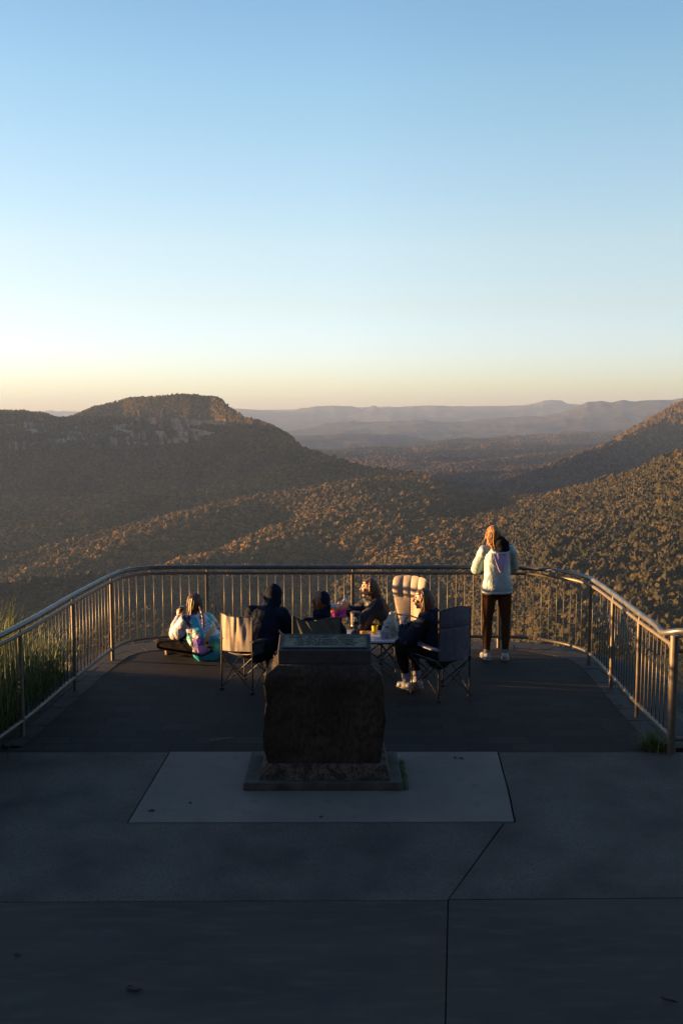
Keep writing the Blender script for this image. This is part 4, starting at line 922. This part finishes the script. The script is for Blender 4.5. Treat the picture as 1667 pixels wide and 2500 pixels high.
def jacket_parts(J, add=.03, hem=0, cuff=.9, bulk=1.0):
    def fn(mb):
        sh = [Vector(J['shl']), Vector(J['shr'])]; hp = [Vector(J['hipl']), Vector(J['hipr'])]; pel = (hp[0]+hp[1])/2; ch = (sh[0]+sh[1])/2; fd = Vector(J['chestf']); mid = lerp(pel, ch, .5)+Vector(J.get('spine', (0, 0, 0)))
        up = (ch-pel).normalized(); lo = pel-up*hem
        limb(mb, [lo, mid, ch-up*.06], [(.135+add)*bulk, (.12+add)*bulk, .13+add], (fd, .78)); w = (sh[1]-sh[0]).normalized()
        for s in (-1, 1): mb.capsule(lo+w*s*.05, (.10+add)*bulk, ch+w*s*.05-up*.06, .10+add, 16, (fd, .85))
        mb.capsule(sh[0], .055+add*.7, sh[1], .055+add*.7, 16)
        mb.capsule(J['neck'], .058+add*.4, ch, .085+add*.5); 
        for s in (0, 1):
            k = 'lr'[s]; S_, E, W_ = sh[s], Vector(J['el'+k]), Vector(J['wr'+k]); We = lerp(E, W_, cuff)
            limb(mb, [S_, lerp(S_, E, .5), E, lerp(E, We, .5), We], [.055+add, .052+add, .047+add, .046+add*.9, .034+add*.45])
    return fn
def leg_parts(J, add, to=.95, which='lr'):
    def fn(mb):
        hp = [Vector(J['hipl']), Vector(J['hipr'])]; pel = (hp[0]+hp[1])/2
        mb.capsule(pel+(hp[0]-pel)*.5, .13+add*.6, pel+(hp[1]-pel)*.5, .13+add*.6, 16, (Vector(J['chestf']), .85))
        for k in which:
            H, K, A = hp['lr'.index(k)], Vector(J['kn'+k]), Vector(J['an'+k]); Ae = lerp(K, A, to)
            limb(mb, [H, lerp(H, K, .5), K, lerp(K, Ae, .35), Ae], [.092+add, .079+add, .056+add, .057+add, .037+add])
    return fn
def shoe(A, T, par, mat, sole, label=None):
    A = Vector(A); T = Vector(T); d = (T-A); d.z = 0; d.normalize(); base = min(A.z-.075, T.z-.03); heel = Vector((A.x, A.y, base))-d*.045; toe = Vector((T.x, T.y, base))+d*.01
    mb = MB(); mb.capsule(heel+Vector((0, 0, .05)), .044, lerp(heel, toe, .5)+Vector((0, 0, .045)), .043, 14); mb.capsule(lerp(heel, toe, .45)+Vector((0, 0, .043)), .044, toe-d*.03+Vector((0, 0, .034)), .040, 14, ((0, 0, 1), .85)); mb.capsule(A+Vector((0, 0, -.03)), .045, heel+Vector((0, 0, .05))+d*.04, .045, 14)
    me = voxelise(mb, 'shoe', .006, 2, lambda co: .0025*fbm(co[:, 0]*40, co[:, 1]*40, co[:, 2]*40, 2, 9)); me.materials.clear(); me.materials.append(mat); o = put(link('shoe', me), par)
    mb = MB(); mb.capsule(heel+Vector((0, 0, .014)), .050, toe-d*.03+Vector((0, 0, .014)), .047, 16, ((0, 0, 1), .3)); s = link('sole', mb.mesh('sole'), sole, None); s.parent = o; return o
def strands(mb, c, f, u, n, length, seed, r=.0045, wind=(0, 0, 0), wave=.008, spreadf=1.0):
    """locks that lie over the skull from the parting, then hang"""
    g = random.Random(seed); r_, f, u = ax3(f, u); c = Vector(c); o = c+u*.020-f*.014
    for i in range(n):
        a = g.uniform(-1, 1)*PI*.70*spreadf; e1 = g.uniform(-.15, .25); k = 1+g.uniform(-.01, .07); pts = []
        for j in range(7):
            el = 1.5+(e1-1.5)*j/6; aa = a+.10*math.sin(j*.9+i); h = -f*math.cos(aa)*.094+r_*math.sin(aa)*.080
            pts.append(o+(h*math.cos(el)+u*(.098*math.sin(el)))*k+r_*.006*math.sin(i*2.1+j*.8)*(j/6))
        L = length*g.uniform(.6, 1.05); p = pts[-1].copy(); q = (pts[-1]-pts[-2]).normalized(); ph = g.uniform(0, 6); m = 7
        for j in range(m):
            t = (j+1)/m; q = (q*.6+Vector((0, 0, -1))*.55+Vector(wind)*t*.5).normalized(); p = p+q*L/m+r_*wave*math.sin(ph+t*8)*.4+f*wave*.35*math.cos(ph+t*7); pts.append(p.copy())
        N = len(pts)-1; mb.tube(pts, [r*(.7+.5*min(1, j/5))*(1-.7*max(0, (j-6)/(N-6))**1.6)*g.uniform(.85, 1.15) for j in range(N+1)], 5)
def cap(c, f, u, k=1.0, low=.0):
    r, f, u = ax3(f, u); Mx = mat3(r, f, u); c = Vector(c)
    def fn(mb):
        mb.ell(c+u*.034-f*.024, (.079*k, .088*k, .090*k), Mx); mb.ell(c+u*.068+f*.006, (.062, .070, .044), Mx); mb.ell(c-f*.040-u*.012-u*low, (.074*k, .066*k, .085*k), Mx)
    return fn
def hair(par, J, mat, n, length, seed, **kw):
    c, f, u = J['head'], J['face'], J.get('up', (0, 0, 1)); mb = MB(); cap(c, f, u)(mb); me = voxelise(mb, 'c', .007, 2, lambda co: .003*fbm(co[:, 0]*90, co[:, 1]*90, co[:, 2]*16, 3, seed))
    mb2 = MB(); strands(mb2, c, f, u, n, length, seed, **kw); bm = bmesh.new(); bm.from_mesh(me); m3 = mb2.mesh('x'); bm.from_mesh(m3); out = bpy.data.meshes.new('hair'); bm.to_mesh(out); bm.free(); out.materials.clear(); out.materials.append(mat); return put(link('hair', out), par)
def person(J, label, base, skin=None, face=False):
    root = empty('person', base, label=label, cat='person'); body(J, root, skin or m_skin)
    if face: eyes(J['head'], J['face'], J.get('up', (0, 0, 1)), root)
    return root

m_navy = M('navy_cotton', (.008, .012, .024), .95, spec=.08, var=.25, bmp=.5, bscale=250, bdist=.001); m_navys = M('dark_navy_nylon', (.009, .010, .016), .55, spec=.25, var=.2, bmp=.3, bscale=60, bdist=.002)
m_black = M('black_cotton', (.009, .009, .010), .95, spec=.08); m_sock = M('white_sock', (.16, .18, .23), .9, bmp=.5, bscale=200); m_sneak = M('white_sneaker', (.26, .26, .26), .6, var=.35, scale=45); m_sole = M('rubber_sole', (.20, .20, .19), .7); m_legg = M('brown_leggings', (.058, .025, .009), .85, spec=.1, var=.1)
m_dsole = M('dark_sole', (.05, .04, .03), .7)

# ---------- 6: woman standing at the railing
B = 12.36
J = dict(head=(1.915, B+.10, 1.575), face=(-.12, 1, -.18), up=(-.10, .15, 1), neck=(1.95, B+.05, 1.44), chestf=(0, 1, 0), shl=(1.79, B+.04, 1.385), shr=(2.125, B+.04, 1.385), hipl=(1.865, B+.02, .90), hipr=(2.045, B+.02, .90), spine=(0, -.01, 0),
         ell=(1.715, B+.20, 1.125), elr=(2.195, B+.22, 1.145), wrl=(1.835, B+.47, 1.135), wrr=(2.09, B+.48, 1.14), knl=(1.845, B+.03, .49), knr=(2.075, B+.03, .49), anl=(1.83, B-.02, .095), anr=(2.065, B-.02, .095), toel=(1.80, B+.12, .035), toer=(2.09, B+.12, .035),
         handl=((.3, 1, -.15), (0, -.1, -1), -1, .6), handr=((-.3, 1, -.15), (0, -.1, -1), 1, .6))
P6 = person(J, 'person standing at the railing in a pale wind jacket and brown leggings', (1.95, B, 0))
m_wind, nt, bs = nmat('pale_wind_jacket'); bs.inputs['Base Color'].default_value = (.25, .33, .35, 1); bs.inputs['Roughness'].default_value = .42; bs.inputs['Specular IOR Level'].default_value = .5; n1 = tex(nt, 'Noise', 10, 5, vec_scale=(1, 1, .6)); bump(nt, bs, n1.outputs['Fac'], .7, .03)
def bell(mb, cx, cy, prof, ys, seg=28):
    k = len(mb.v); mb.lathe((0, 0, 0), prof, seg); mb.v[k:] = [(cx+x, cy+y*ys, z) for x, y, z in mb.v[k:]]
def jk6(mb):
    jacket_parts(J, .016, -.12, .93, .95)(mb)
    bell(mb, 1.955, B+.0, [(.158, .872), (.184, .885), (.190, .93), (.168, 1.04), (.150, 1.15), (.156, 1.26), (.152, 1.35), (.11, 1.41)], .72)
jo = cloth(jk6, 'jacket', m_wind, P6, .0065, .010, 61, .5)
# hem band, hood lining panel
cloth(lambda mb: [mb.capsule((1.955+.18*math.cos(a), B+.0+.130*math.sin(a), .872), .016, (1.955+.18*math.cos(a+.3), B+.0+.130*math.sin(a+.3), .872), .016, 8) for a in np.arange(0, 2*PI, .3)], 'hem', m_wind, P6, .007, .004, 62)
m_lilac = M('lilac_lining', (.36, .28, .50), .6, var=.12, vs=(6, 1, .3), scale=8, bmp=.6, bscale=14, bdist=.01)
def panel(u, v):
    hw_ = .088*(1-v)**.8+.018; x = 1.985+.0*v+(u-.5)*2*hw_; z = 1.375-.235*v
    return Vector((x, B-.134+.040*(abs(x-1.955)/.1)**2*.6+.004*math.sin(u*14)-.004*math.sin(PI*v), z))
put(MB().sheet(panel, 16, 14, .006).build('back_panel', m_lilac, None, True), P6)
cloth(lambda mb: (mb.ell((2.00, B-.055, 1.475), (.088, .07, .085)), mb.ell((2.01, B-.07, 1.425), (.082, .06, .06)), mb.ell((1.99, B-.02, 1.52), (.06, .06, .055))), 'hood', m_black, P6, .007, .008, 63)
cloth(lambda mb: [mb.capsule((1.98+.10*math.cos(a), B-.06-.06*math.sin(a), 1.40-.03*math.sin(a)), .022, (1.98+.10*math.cos(a+.35), B-.06-.06*math.sin(a+.35), 1.40-.03*math.sin(a+.35)), .022, 8) for a in np.arange(-.2, PI, .35)], 'collar', m_wind, P6, .007, .005, 64)
cloth(leg_parts(J, .004, .96), 'leggings', m_legg, P6, .007, .0015, 65)
for k in 'lr': shoe(J['an'+k], J['toe'+k], P6, m_sneak, m_sole)
for k in 'lr': A = Vector(J['an'+k]); cloth(lambda mb: mb.capsule(A+Vector((0, 0, -.01)), .040, A+Vector((0, 0, .035)), .041), 'sock', m_sock, P6, .007, .001)
h = hair(P6, J, m_blonde, 240, .07, 6, wave=.012, r=.0045)
mb = MB(); g = random.Random(8)       # untidy pony tail over the left shoulder
for i in range(60):
    p = Vector((1.905, B-.0, 1.62))+Vector((g.gauss(0, .018), g.gauss(0, .012), g.gauss(0, .018))); pts = [p]; 
    for j in range(8): t = j/7; p = p+Vector((g.gauss(.002, .005)+(.004 if t > .5 else -.002)+g.uniform(-.004, .004), -.006 if t < .4 else -.004, -.031)); pts.append(p)
    mb.tube(pts, [.005, .0065, .007, .0065, .006, .005, .004, .003, .0015], 5)
for i in range(45):
    p = Vector((1.875, B+.07, 1.62))+Vector((g.gauss(0, .02), g.gauss(0, .03), g.gauss(0, .035))); pts = [p]; o = Vector((g.uniform(-.010, .004), g.uniform(-.006, .002), 0))
    for j in range(6): p = p+o+Vector((0, 0, -.028*g.uniform(.7, 1.2))); pts.append(p)
    mb.tube(pts, [.004, .0045, .0045, .004, .003, .002, .001], 4)
put(mb.build('hair', m_blonde, None, True), P6)

# ---------- 1: woman cross-legged on the ground, patterned jacket
J = dict(head=(-1.885, 12.49, .685), face=(-.50, .85, -.18), up=(-.12, .12, 1), neck=(-1.865, 12.44, .56), chestf=(-.5, .86, 0), shl=(-1.99, 12.36, .455), shr=(-1.735, 12.52, .455), hipl=(-1.79, 12.28, .125), hipr=(-1.63, 12.38, .125), spine=(.05, -.06, 0),
         ell=(-2.12, 12.44, .285), elr=(-1.68, 12.76, .30), wrl=(-2.115, 12.66, .455), wrr=(-1.93, 12.78, .34), knl=(-2.32, 12.44, .155), knr=(-1.55, 12.82, .16), anl=(-1.98, 12.74, .075), anr=(-2.12, 12.60, .07), toel=(-1.82, 12.80, .045), toer=(-2.25, 12.50, .04),
         handl=((-.15, .1, 1), (.7, .7, 0), 1, .75), handr=((-.6, .5, .3), (0, .2, 1), 1, .6))
P1 = person(J, 'person sitting cross-legged on the paving in a bright patterned jacket', (-1.75, 12.4, 0))
m_print, nt, bs = nmat('patterned_nylon'); vc = nt.nodes.new('ShaderNodeVertexColor'); vc.layer_name = 'print'; nt.links.new(vc.outputs[0], bs.inputs['Base Color']); bs.inputs['Roughness'].default_value = .38; bump(nt, bs, tex(nt, 'Noise', 14, 5).outputs['Fac'], .6, .02)
def jk1(mb):
    jacket_parts(J, .042, .0, .9, 1.1)(mb); mb.ell((-1.735, 12.38, .225), (.225, .16, .18)); mb.ell((-1.775, 12.385, .36), (.185, .14, .15)); mb.ell((-2.05, 12.38, .34), (.10, .09, .12))
jo = cloth(jk1, 'jacket', m_print, P1, .0045, .008, 11, .8)
me = jo.data; n = len(me.vertices); co = np.zeros(n*3); me.vertices.foreach_get('co', co); co = co.reshape(-1, 3)
px_ = 833.5+co[:, 0]*191.8; py_ = 1605-187*co[:, 2]; zx = (px_-380)*9.8; zy = (py_-1440)*9.8
C = np.tile(np.array((.40, .41, .47)), (n, 1)).astype(float)
def pnt(mask, c): C[mask] = c
spk = vnoise(co[:, 0]*95, co[:, 1]*95, co[:, 2]*95, 5) > .12
def seg_d(pts):
    d = np.full(n, 1e9)
    for (ax_, ay), (bx, by) in zip(pts[:-1], pts[1:]):
        t = np.clip(((zx-ax_)*(bx-ax_)+(zy-ay)*(by-ay))/((bx-ax_)**2+(by-ay)**2), 0, 1); d = np.minimum(d, np.hypot(zx-ax_-t*(bx-ax_), zy-ay-t*(by-ay)))
    return d
bk = zx > np.interp(zy, [500, 620, 850, 1000, 1440], [700, 720, 870, 900, 850])
pnt(bk & (zx < 960), (.34, .38, .52)); pnt(bk & (zx < 960) & spk, (.10, .13, .30))
pnt(bk & (zx > 960), (.45, .48, .56)); pnt(bk & (seg_d([(960, 720), (1020, 850), (1100, 950), (1150, 1120)]) < 75), (.01, .30, .42)); pnt(bk & (seg_d([(1120, 500), (1250, 620), (1330, 760)]) < 45), (.10, .40, .36))
pnt(bk & (np.hypot(zx-1030, (zy-1010)*1.1) < 95), (.50, .50, .52)); pnt(bk & (np.hypot(zx-1030, (zy-1010)*1.1) < 95) & spk, (.06, .06, .10))
w_ = (np.abs(((zy+18*np.sin(zx/16.))-720-.35*(zx-1150)) % 62-31) < 7) & (zx > 1140) & (zx < 1330) & (zy > 720) & (zy < 1000); pnt(bk & w_, (.05, .06, .09))
pnt(bk & (zy > 1090), (.16, .09, .48)); pnt(bk & (zy > 1270), (.24, .22, .38)); pnt(bk & (zy > 1270) & spk, (.05, .06, .12)); pnt(bk & (np.hypot((zx-1150)*.8, zy-1340) < 95), (.48, .20, .46))
pnt(bk & (seg_d([(1400, 900), (1300, 1020), (1265, 1130), (1265, 1260)]) < 62), (.48, .30, .13)); pnt(bk & (zx > 1335) & (zy > 1040), (.02, .30, .40)); pnt(bk & (zx > 1335) & (zy > 1180), (.08, .38, .22)); pnt(np.hypot(zx-1275, zy-1190) < 30, (.01, .01, .015))
rr_ = np.hypot(zx-1100, zy-650); pnt(bk & (rr_ < 62), (.5, .52, .55)); pnt(bk & (rr_ < 52), (.03, .04, .07)); pnt(bk & (rr_ < 40), (.5, .5, .5)); pnt(bk & (rr_ < 30), (.01, .01, .015))
pnt(~bk & (zx > 560) & (zy > np.interp(zx, [520, 740, 900], [1220, 1040, 1010])), (.02, .27, .34)); pnt((zy > np.interp(zx, [600, 850, 1150, 1400], [1330, 1440, 1500, 1410])) & (zx > 580), (.03, .33, .45))
blk = (seg_d([(680, 600), (760, 700), (870, 860), (920, 1080), (905, 1250), (845, 1440)]) < 34) | (seg_d([(840, 1430), (1150, 1490), (1400, 1400)]) < 24) | (seg_d([(510, 1225), (720, 1100), (760, 1010), (900, 1010)]) < 24) | (seg_d([(1300, 1290), (1390, 1320), (1330, 1420)]) < 24); pnt(blk, (.010, .011, .014)); pnt(np.hypot((zx-810)*1.2, zy-680) < 60, (.012, .02, .025))
vcol(me, 'print', C)
cloth(leg_parts(J, .010, .93), 'trousers', m_black, P1, .008, .004, 12)
m_tan = M('tan_boot', (.30, .15, .05), .6, var=.3)
for k in 'lr': shoe(J['an'+k], J['toe'+k], P1, m_tan, m_dsole)
hair(P1, J, m_brown, 300, .27, 21, wave=.006, r=.005, wind=(-.22, -.10, 0))
mb = MB()
pts = [Vector((-1.80+.10*t+.02*math.sin(t*5), 12.37-.125*math.sin(min(1, t*1.5)*PI/2)-.03*math.sin(t*PI), .665-.34*t)) for t in np.linspace(0, 1, 30)]
for k in range(3): mb.tube([p+Vector((.008*math.cos(i*1.1+k*2.1), .006*math.sin(i*1.1+k*2.1), 0)) for i, p in enumerate(pts)], [.012*(1-.6*i/29) for i in range(30)], 7)
put(mb.build('braid', m_brown, None, True), P1)
m_cupb = M('dark_cup', (.02, .02, .025), .3)
o = MB().lathe((0, 0, 0), [(.026, 0), (.034, .09), (.036, .092), (.02, .094)], 18).build('cup', m_cupb, None, True, label='small dark cup held up by the person sitting on the paving', cat='cup'); o.location = (-2.085, 12.81, .50)

P1.location.y += .10
# ---------- 2: person in a dark hood on the cream chair
J = dict(head=(-.795, 11.36, 1.01), face=(-.35, .93, -.12), up=(0, .1, 1), neck=(-.83, 11.30, .895), chestf=(.3, .95, 0), shl=(-1.02, 11.29, .815), shr=(-.69, 11.21, .815), hipl=(-1.05, 11.14, .47), hipr=(-.88, 11.06, .47), spine=(0, -.03, 0),
         ell=(-1.05, 11.48, .62), elr=(-.60, 11.34, .575), wrl=(-.85, 11.62, .62), wrr=(-.615, 11.56, .605), knl=(-.92, 11.53, .49), knr=(-.68, 11.44, .49), anl=(-.86, 11.62, .095), anr=(-.62, 11.60, .095), toel=(-.82, 11.76, .035), toer=(-.57, 11.74, .035),
         handl=((.5, .6, .1), (0, 0, 1), 1, .5), handr=((-.05, .6, .6), (-.7, .2, .5), -1, .8))
P2 = person(J, 'person wearing a dark navy hooded sweatshirt with the hood up, on the cream chair', (-.95, 11.2, 0))
cloth(jacket_parts(J, .038, 0, .93, 1.08), 'sweatshirt', m_navy, P2, .0075, .008, 22)
r2_, f2_, u2_ = ax3(J['face'], J['up']); hc = Vector(J['head'])
cloth(lambda mb: (mb.ell(hc+u2_*.030-f2_*.030, (.098, .108, .112), mat3(r2_, f2_, u2_)), mb.ell(hc-u2_*.06-f2_*.045, (.088, .085, .10), mat3(r2_, f2_, u2_)), mb.capsule(hc+u2_*.10+f2_*.045-r2_*.03, .026, hc+u2_*.10+f2_*.045+r2_*.03, .026), mb.capsule(hc+u2_*.07+f2_*.055-r2_*.07, .022, hc-u2_*.08+f2_*.045-r2_*.075, .022), mb.capsule(hc+u2_*.07+f2_*.055+r2_*.07, .022, hc-u2_*.08+f2_*.045+r2_*.075, .022), mb.capsule(hc-u2_*.09, .088, Vector(J['neck'])-Vector((0, .02, .03)), .105)), 'hood', m_navy, P2, .007, .007, 23)
cloth(leg_parts(J, .016, .95), 'trousers', m_black, P2, .008, .005, 24)
for k in 'lr': shoe(J['an'+k], J['toe'+k], P2, m_black, m_dsole)
m_foil = M('crumpled_foil', (.6, .56, .52), .35, .3, var=.3, scale=50)
o = MB().ell((0, 0, 0), (.03, .022, .03)).build('foil_snack', m_foil, None, True, label='small white wrapped snack in the hand of the hooded person', cat='snack'); o.location = (-.635, 11.64, .685)

# ---------- 3: person low in the olive chair
J = dict(head=(-.235, 11.25, .965), face=(-.25, .95, -.05), up=(0, .05, 1), neck=(-.23, 11.20, .84), chestf=(0, 1, 0), shl=(-.38, 11.18, .70), shr=(-.09, 11.18, .70), hipl=(-.34, 11.16, .46), hipr=(-.16, 11.16, .46), spine=(0, -.05, 0),
         ell=(-.50, 11.30, .58), elr=(-.02, 11.27, .60), wrl=(-.36, 11.50, .56), wrr=(-.14, 11.48, .56), knl=(-.42, 11.58, .48), knr=(-.18, 11.58, .46), anl=(-.45, 11.72, .095), anr=(-.24, 11.72, .095), toel=(-.47, 11.86, .035), toer=(-.24, 11.86, .035),
         handl=((.5, .6, 0), (0, 0, -1), -1, .5), handr=((-.5, .6, 0), (0, 0, -1), 1, .5))
P3 = person(J, 'person with auburn hair seated low in the olive chair, back to the camera', (-.25, 11.16, 0))
cloth(jacket_parts(J, .035, 0, .93, 1.0), 'jacket', m_navy, P3, .0075, .007, 32)
cloth(leg_parts(J, .014, .95), 'trousers', m_black, P3, .008, .004, 33)
for k in 'lr': shoe(J['an'+k], J['toe'+k], P3, m_black, m_dsole)
hair(P3, J, m_red, 240, .12, 34, wave=.006)
hc = Vector(J['head'])
cloth(lambda mb: (mb.ell(hc+Vector((.028, -.030, .020)), (.082, .090, .105)), mb.ell(hc+Vector((.022, -.035, -.065)), (.095, .080, .075)), mb.capsule(hc+Vector((.03, -.02, -.06)), .085, hc+Vector((.01, -.03, -.14)), .11)), 'hood', m_navy, P3, .007, .007, 35)

# ---------- 4: woman with wavy hair facing left
J = dict(head=(.335, 11.980, .985), face=(-1, -.12, -.02), up=(-.06, 0, 1), neck=(.385, 12.000, .875), chestf=(-.95, -.25, 0), shl=(.43, 11.850, .80), shr=(.36, 12.170, .80), hipl=(.57, 11.930, .46), hipr=(.53, 12.100, .46), spine=(.02, 0, 0),
         ell=(.25, 11.770, .60), elr=(.16, 12.180, .62), wrl=(.09, 11.750, .735), wrr=(.06, 11.910, .76), knl=(.20, 11.850, .49), knr=(.16, 12.070, .49), anl=(.20, 11.830, .095), anr=(.17, 12.050, .095), toel=(.06, 11.820, .035), toer=(.03, 12.030, .035),
         handl=((-.9, .1, .45), (0, .8, .3), 1, .55), handr=((-.9, -.25, .35), (.1, -.8, .3), -1, .55))
P4 = person(J, 'person with wavy shoulder-length hair in a dark jacket, facing left', (.5, 12.000, 0), m_skin, True)
cloth(jacket_parts(J, .032, 0, .95, 1.0), 'jacket', m_navys, P4, .007, .010, 42)
cloth(lambda mb: [mb.capsule((.365+.060*math.cos(a), 11.995+.060*math.sin(a), .885), .020, (.37+.062*math.cos(a+.4), 11.995+.062*math.sin(a+.4), .93), .016, 8) for a in np.arange(0, 2*PI, .4)], 'collar', m_navys, P4, .007, .004, 43)
cloth(leg_parts(J, .012, .95), 'trousers', m_black, P4, .008, .004, 44)
for k in 'lr': shoe(J['an'+k], J['toe'+k], P4, m_black, m_dsole)
hair(P4, J, m_dirty, 320, .20, 45, wave=.02, wind=(.34, 0, 0), r=.0045, spreadf=.80)
# snack bag in her hands
m_chip, nt, bs = nmat('snack_bag_film'); tc = nt.nodes.new('ShaderNodeTexCoord'); sx = nt.nodes.new('ShaderNodeSeparateXYZ'); nt.links.new(tc.outputs['Generated'], sx.inputs[0]); n1 = tex(nt, 'Noise', 18, 4)
ad = nt.nodes.new('ShaderNodeMath'); ad.operation = 'MULTIPLY_ADD'; ad.inputs[1].default_value = .25; nt.links.new(n1.outputs['Fac'], ad.inputs[0]); nt.links.new(sx.outputs[2], ad.inputs[2])
nt.links.new(ramp(nt, ad.outputs[0], [(.0, (.22, .02, .24)), (.62, (.30, .03, .30)), (.74, (.75, .22, .06)), (.94, (.60, .45, .40)), (1, (.5, .55, .62))]), bs.inputs['Base Color']); bs.inputs['Roughness'].default_value = .3; bs.inputs['Metallic'].default_value = .25
mb = MB()
def chip(s):
    def fn(u, v):
        pin = math.sin(PI*min(1, max(0, v*1.0)))**.5*math.sin(PI*u)**.4
        return Vector(((u-.5)*(.19+.05*v), s*(.045*pin)+.010*mnoise.noise(Vector((u*7, v*7, s))), (v-.5)*.21+.022*math.sin(u*8)*v+.008*mnoise.noise(Vector((u*12, v*9, 2)))))
    return fn
mb.sheet(chip(-1), 22, 18, .002); mb.sheet(chip(1), 22, 18, .002)
o = mb.build('snack_bag', m_chip, None, True, label='shiny purple and orange snack bag held by the woman facing left', cat='snack bag'); o.location = (-.015, 11.750, .755); o.rotation_euler = (R(8), R(-22), R(8))

# ---------- 5: woman in the slate chair facing left with a water bottle
J = dict(head=(.905, 10.96, 1.045), face=(-1, .12, -.10), up=(-.10, 0, 1), neck=(.955, 10.94, .93), chestf=(-.85, .45, 0), shl=(.93, 10.78, .845), shr=(1.02, 11.07, .845), hipl=(1.02, 10.80, .475), hipr=(1.14, 10.94, .475), spine=(.03, -.02, 0),
         ell=(.73, 10.76, .615), elr=(.85, 11.22, .62), wrl=(.680, 10.93, .735), wrr=(.72, 11.10, .70), knl=(.66, 11.02, .515), knr=(.80, 11.17, .515), anl=(.735, 10.995, .095), anr=(.86, 11.06, .095), toel=(.655, 11.10, .035), toer=(.79, 11.17, .035),
         handl=((.1, .3, .9), (.6, .3, 0), 1, .75), handr=((-.3, -.6, .5), (0, -.5, .5), -1, .7))
P5 = person(J, 'person in a navy coat with long brown hair on the slate chair, drinking from a bottle', (1.0, 10.9, 0), m_skin2, True)
P5['label'] = 'person with long brown hair in a navy coat, seated on the slate chair'
cloth(jacket_parts(J, .040, .02, .93, 1.05), 'coat', m_navy, P5, .0075, .007, 52)
cloth(leg_parts(J, .012, .72), 'trousers', m_black, P5, .008, .004, 53)
for k in 'lr':
    A = Vector(J['an'+k]); K = Vector(J['kn'+k]); cloth(lambda mb: mb.capsule(A+Vector((0, 0, -.01)), .043, lerp(A, K, .34), .044), 'sock', m_sock, P5, .007, .002, 54); shoe(J['an'+k], J['toe'+k], P5, m_sneak, m_sole)
hair(P5, J, m_brown, 340, .30, 55, wave=.012, r=.005, wind=(.12, -.04, 0), spreadf=.80)
# bottle
bt = empty('water_bottle', (.705, 10.975, .685), label='clear plastic water bottle with a blue label, held beside the shopping bag', cat='bottle')
m_pet, nt, bs = nmat('clear_plastic'); bs.inputs['Base Color'].default_value = (.8, .85, .9, 1); bs.inputs['Roughness'].default_value = .12; bs.inputs['Transmission Weight'].default_value = .75; bs.inputs['IOR'].default_value = 1.2
MB().lathe((0, 0, 0), [(.028, 0), (.034, .006), (.034, .03), (.032, .04), (.034, .05), (.034, .125), (.030, .14), (.015, .175), (.012, .18), (.012, .19)], 24).build('bottle', m_pet, bt, True)
m_blab, nt, bs = nmat('blue_label'); n1 = tex(nt, 'Noise', 70, 2, vec_scale=(1, 1, 2)); nt.links.new(ramp(nt, n1.outputs['Fac'], [(.5, (.02, .16, .42)), (.6, (.45, .5, .55))]), bs.inputs['Base Color'])
MB().lathe((0, 0, .07), [(.0345, 0), (.0345, .042)], 24).build('label', m_blab, bt, True)
MB().lathe((0, 0, .189), [(.014, 0), (.014, .014), (.012, .016)], 18).build('cap', m_white, bt, True)
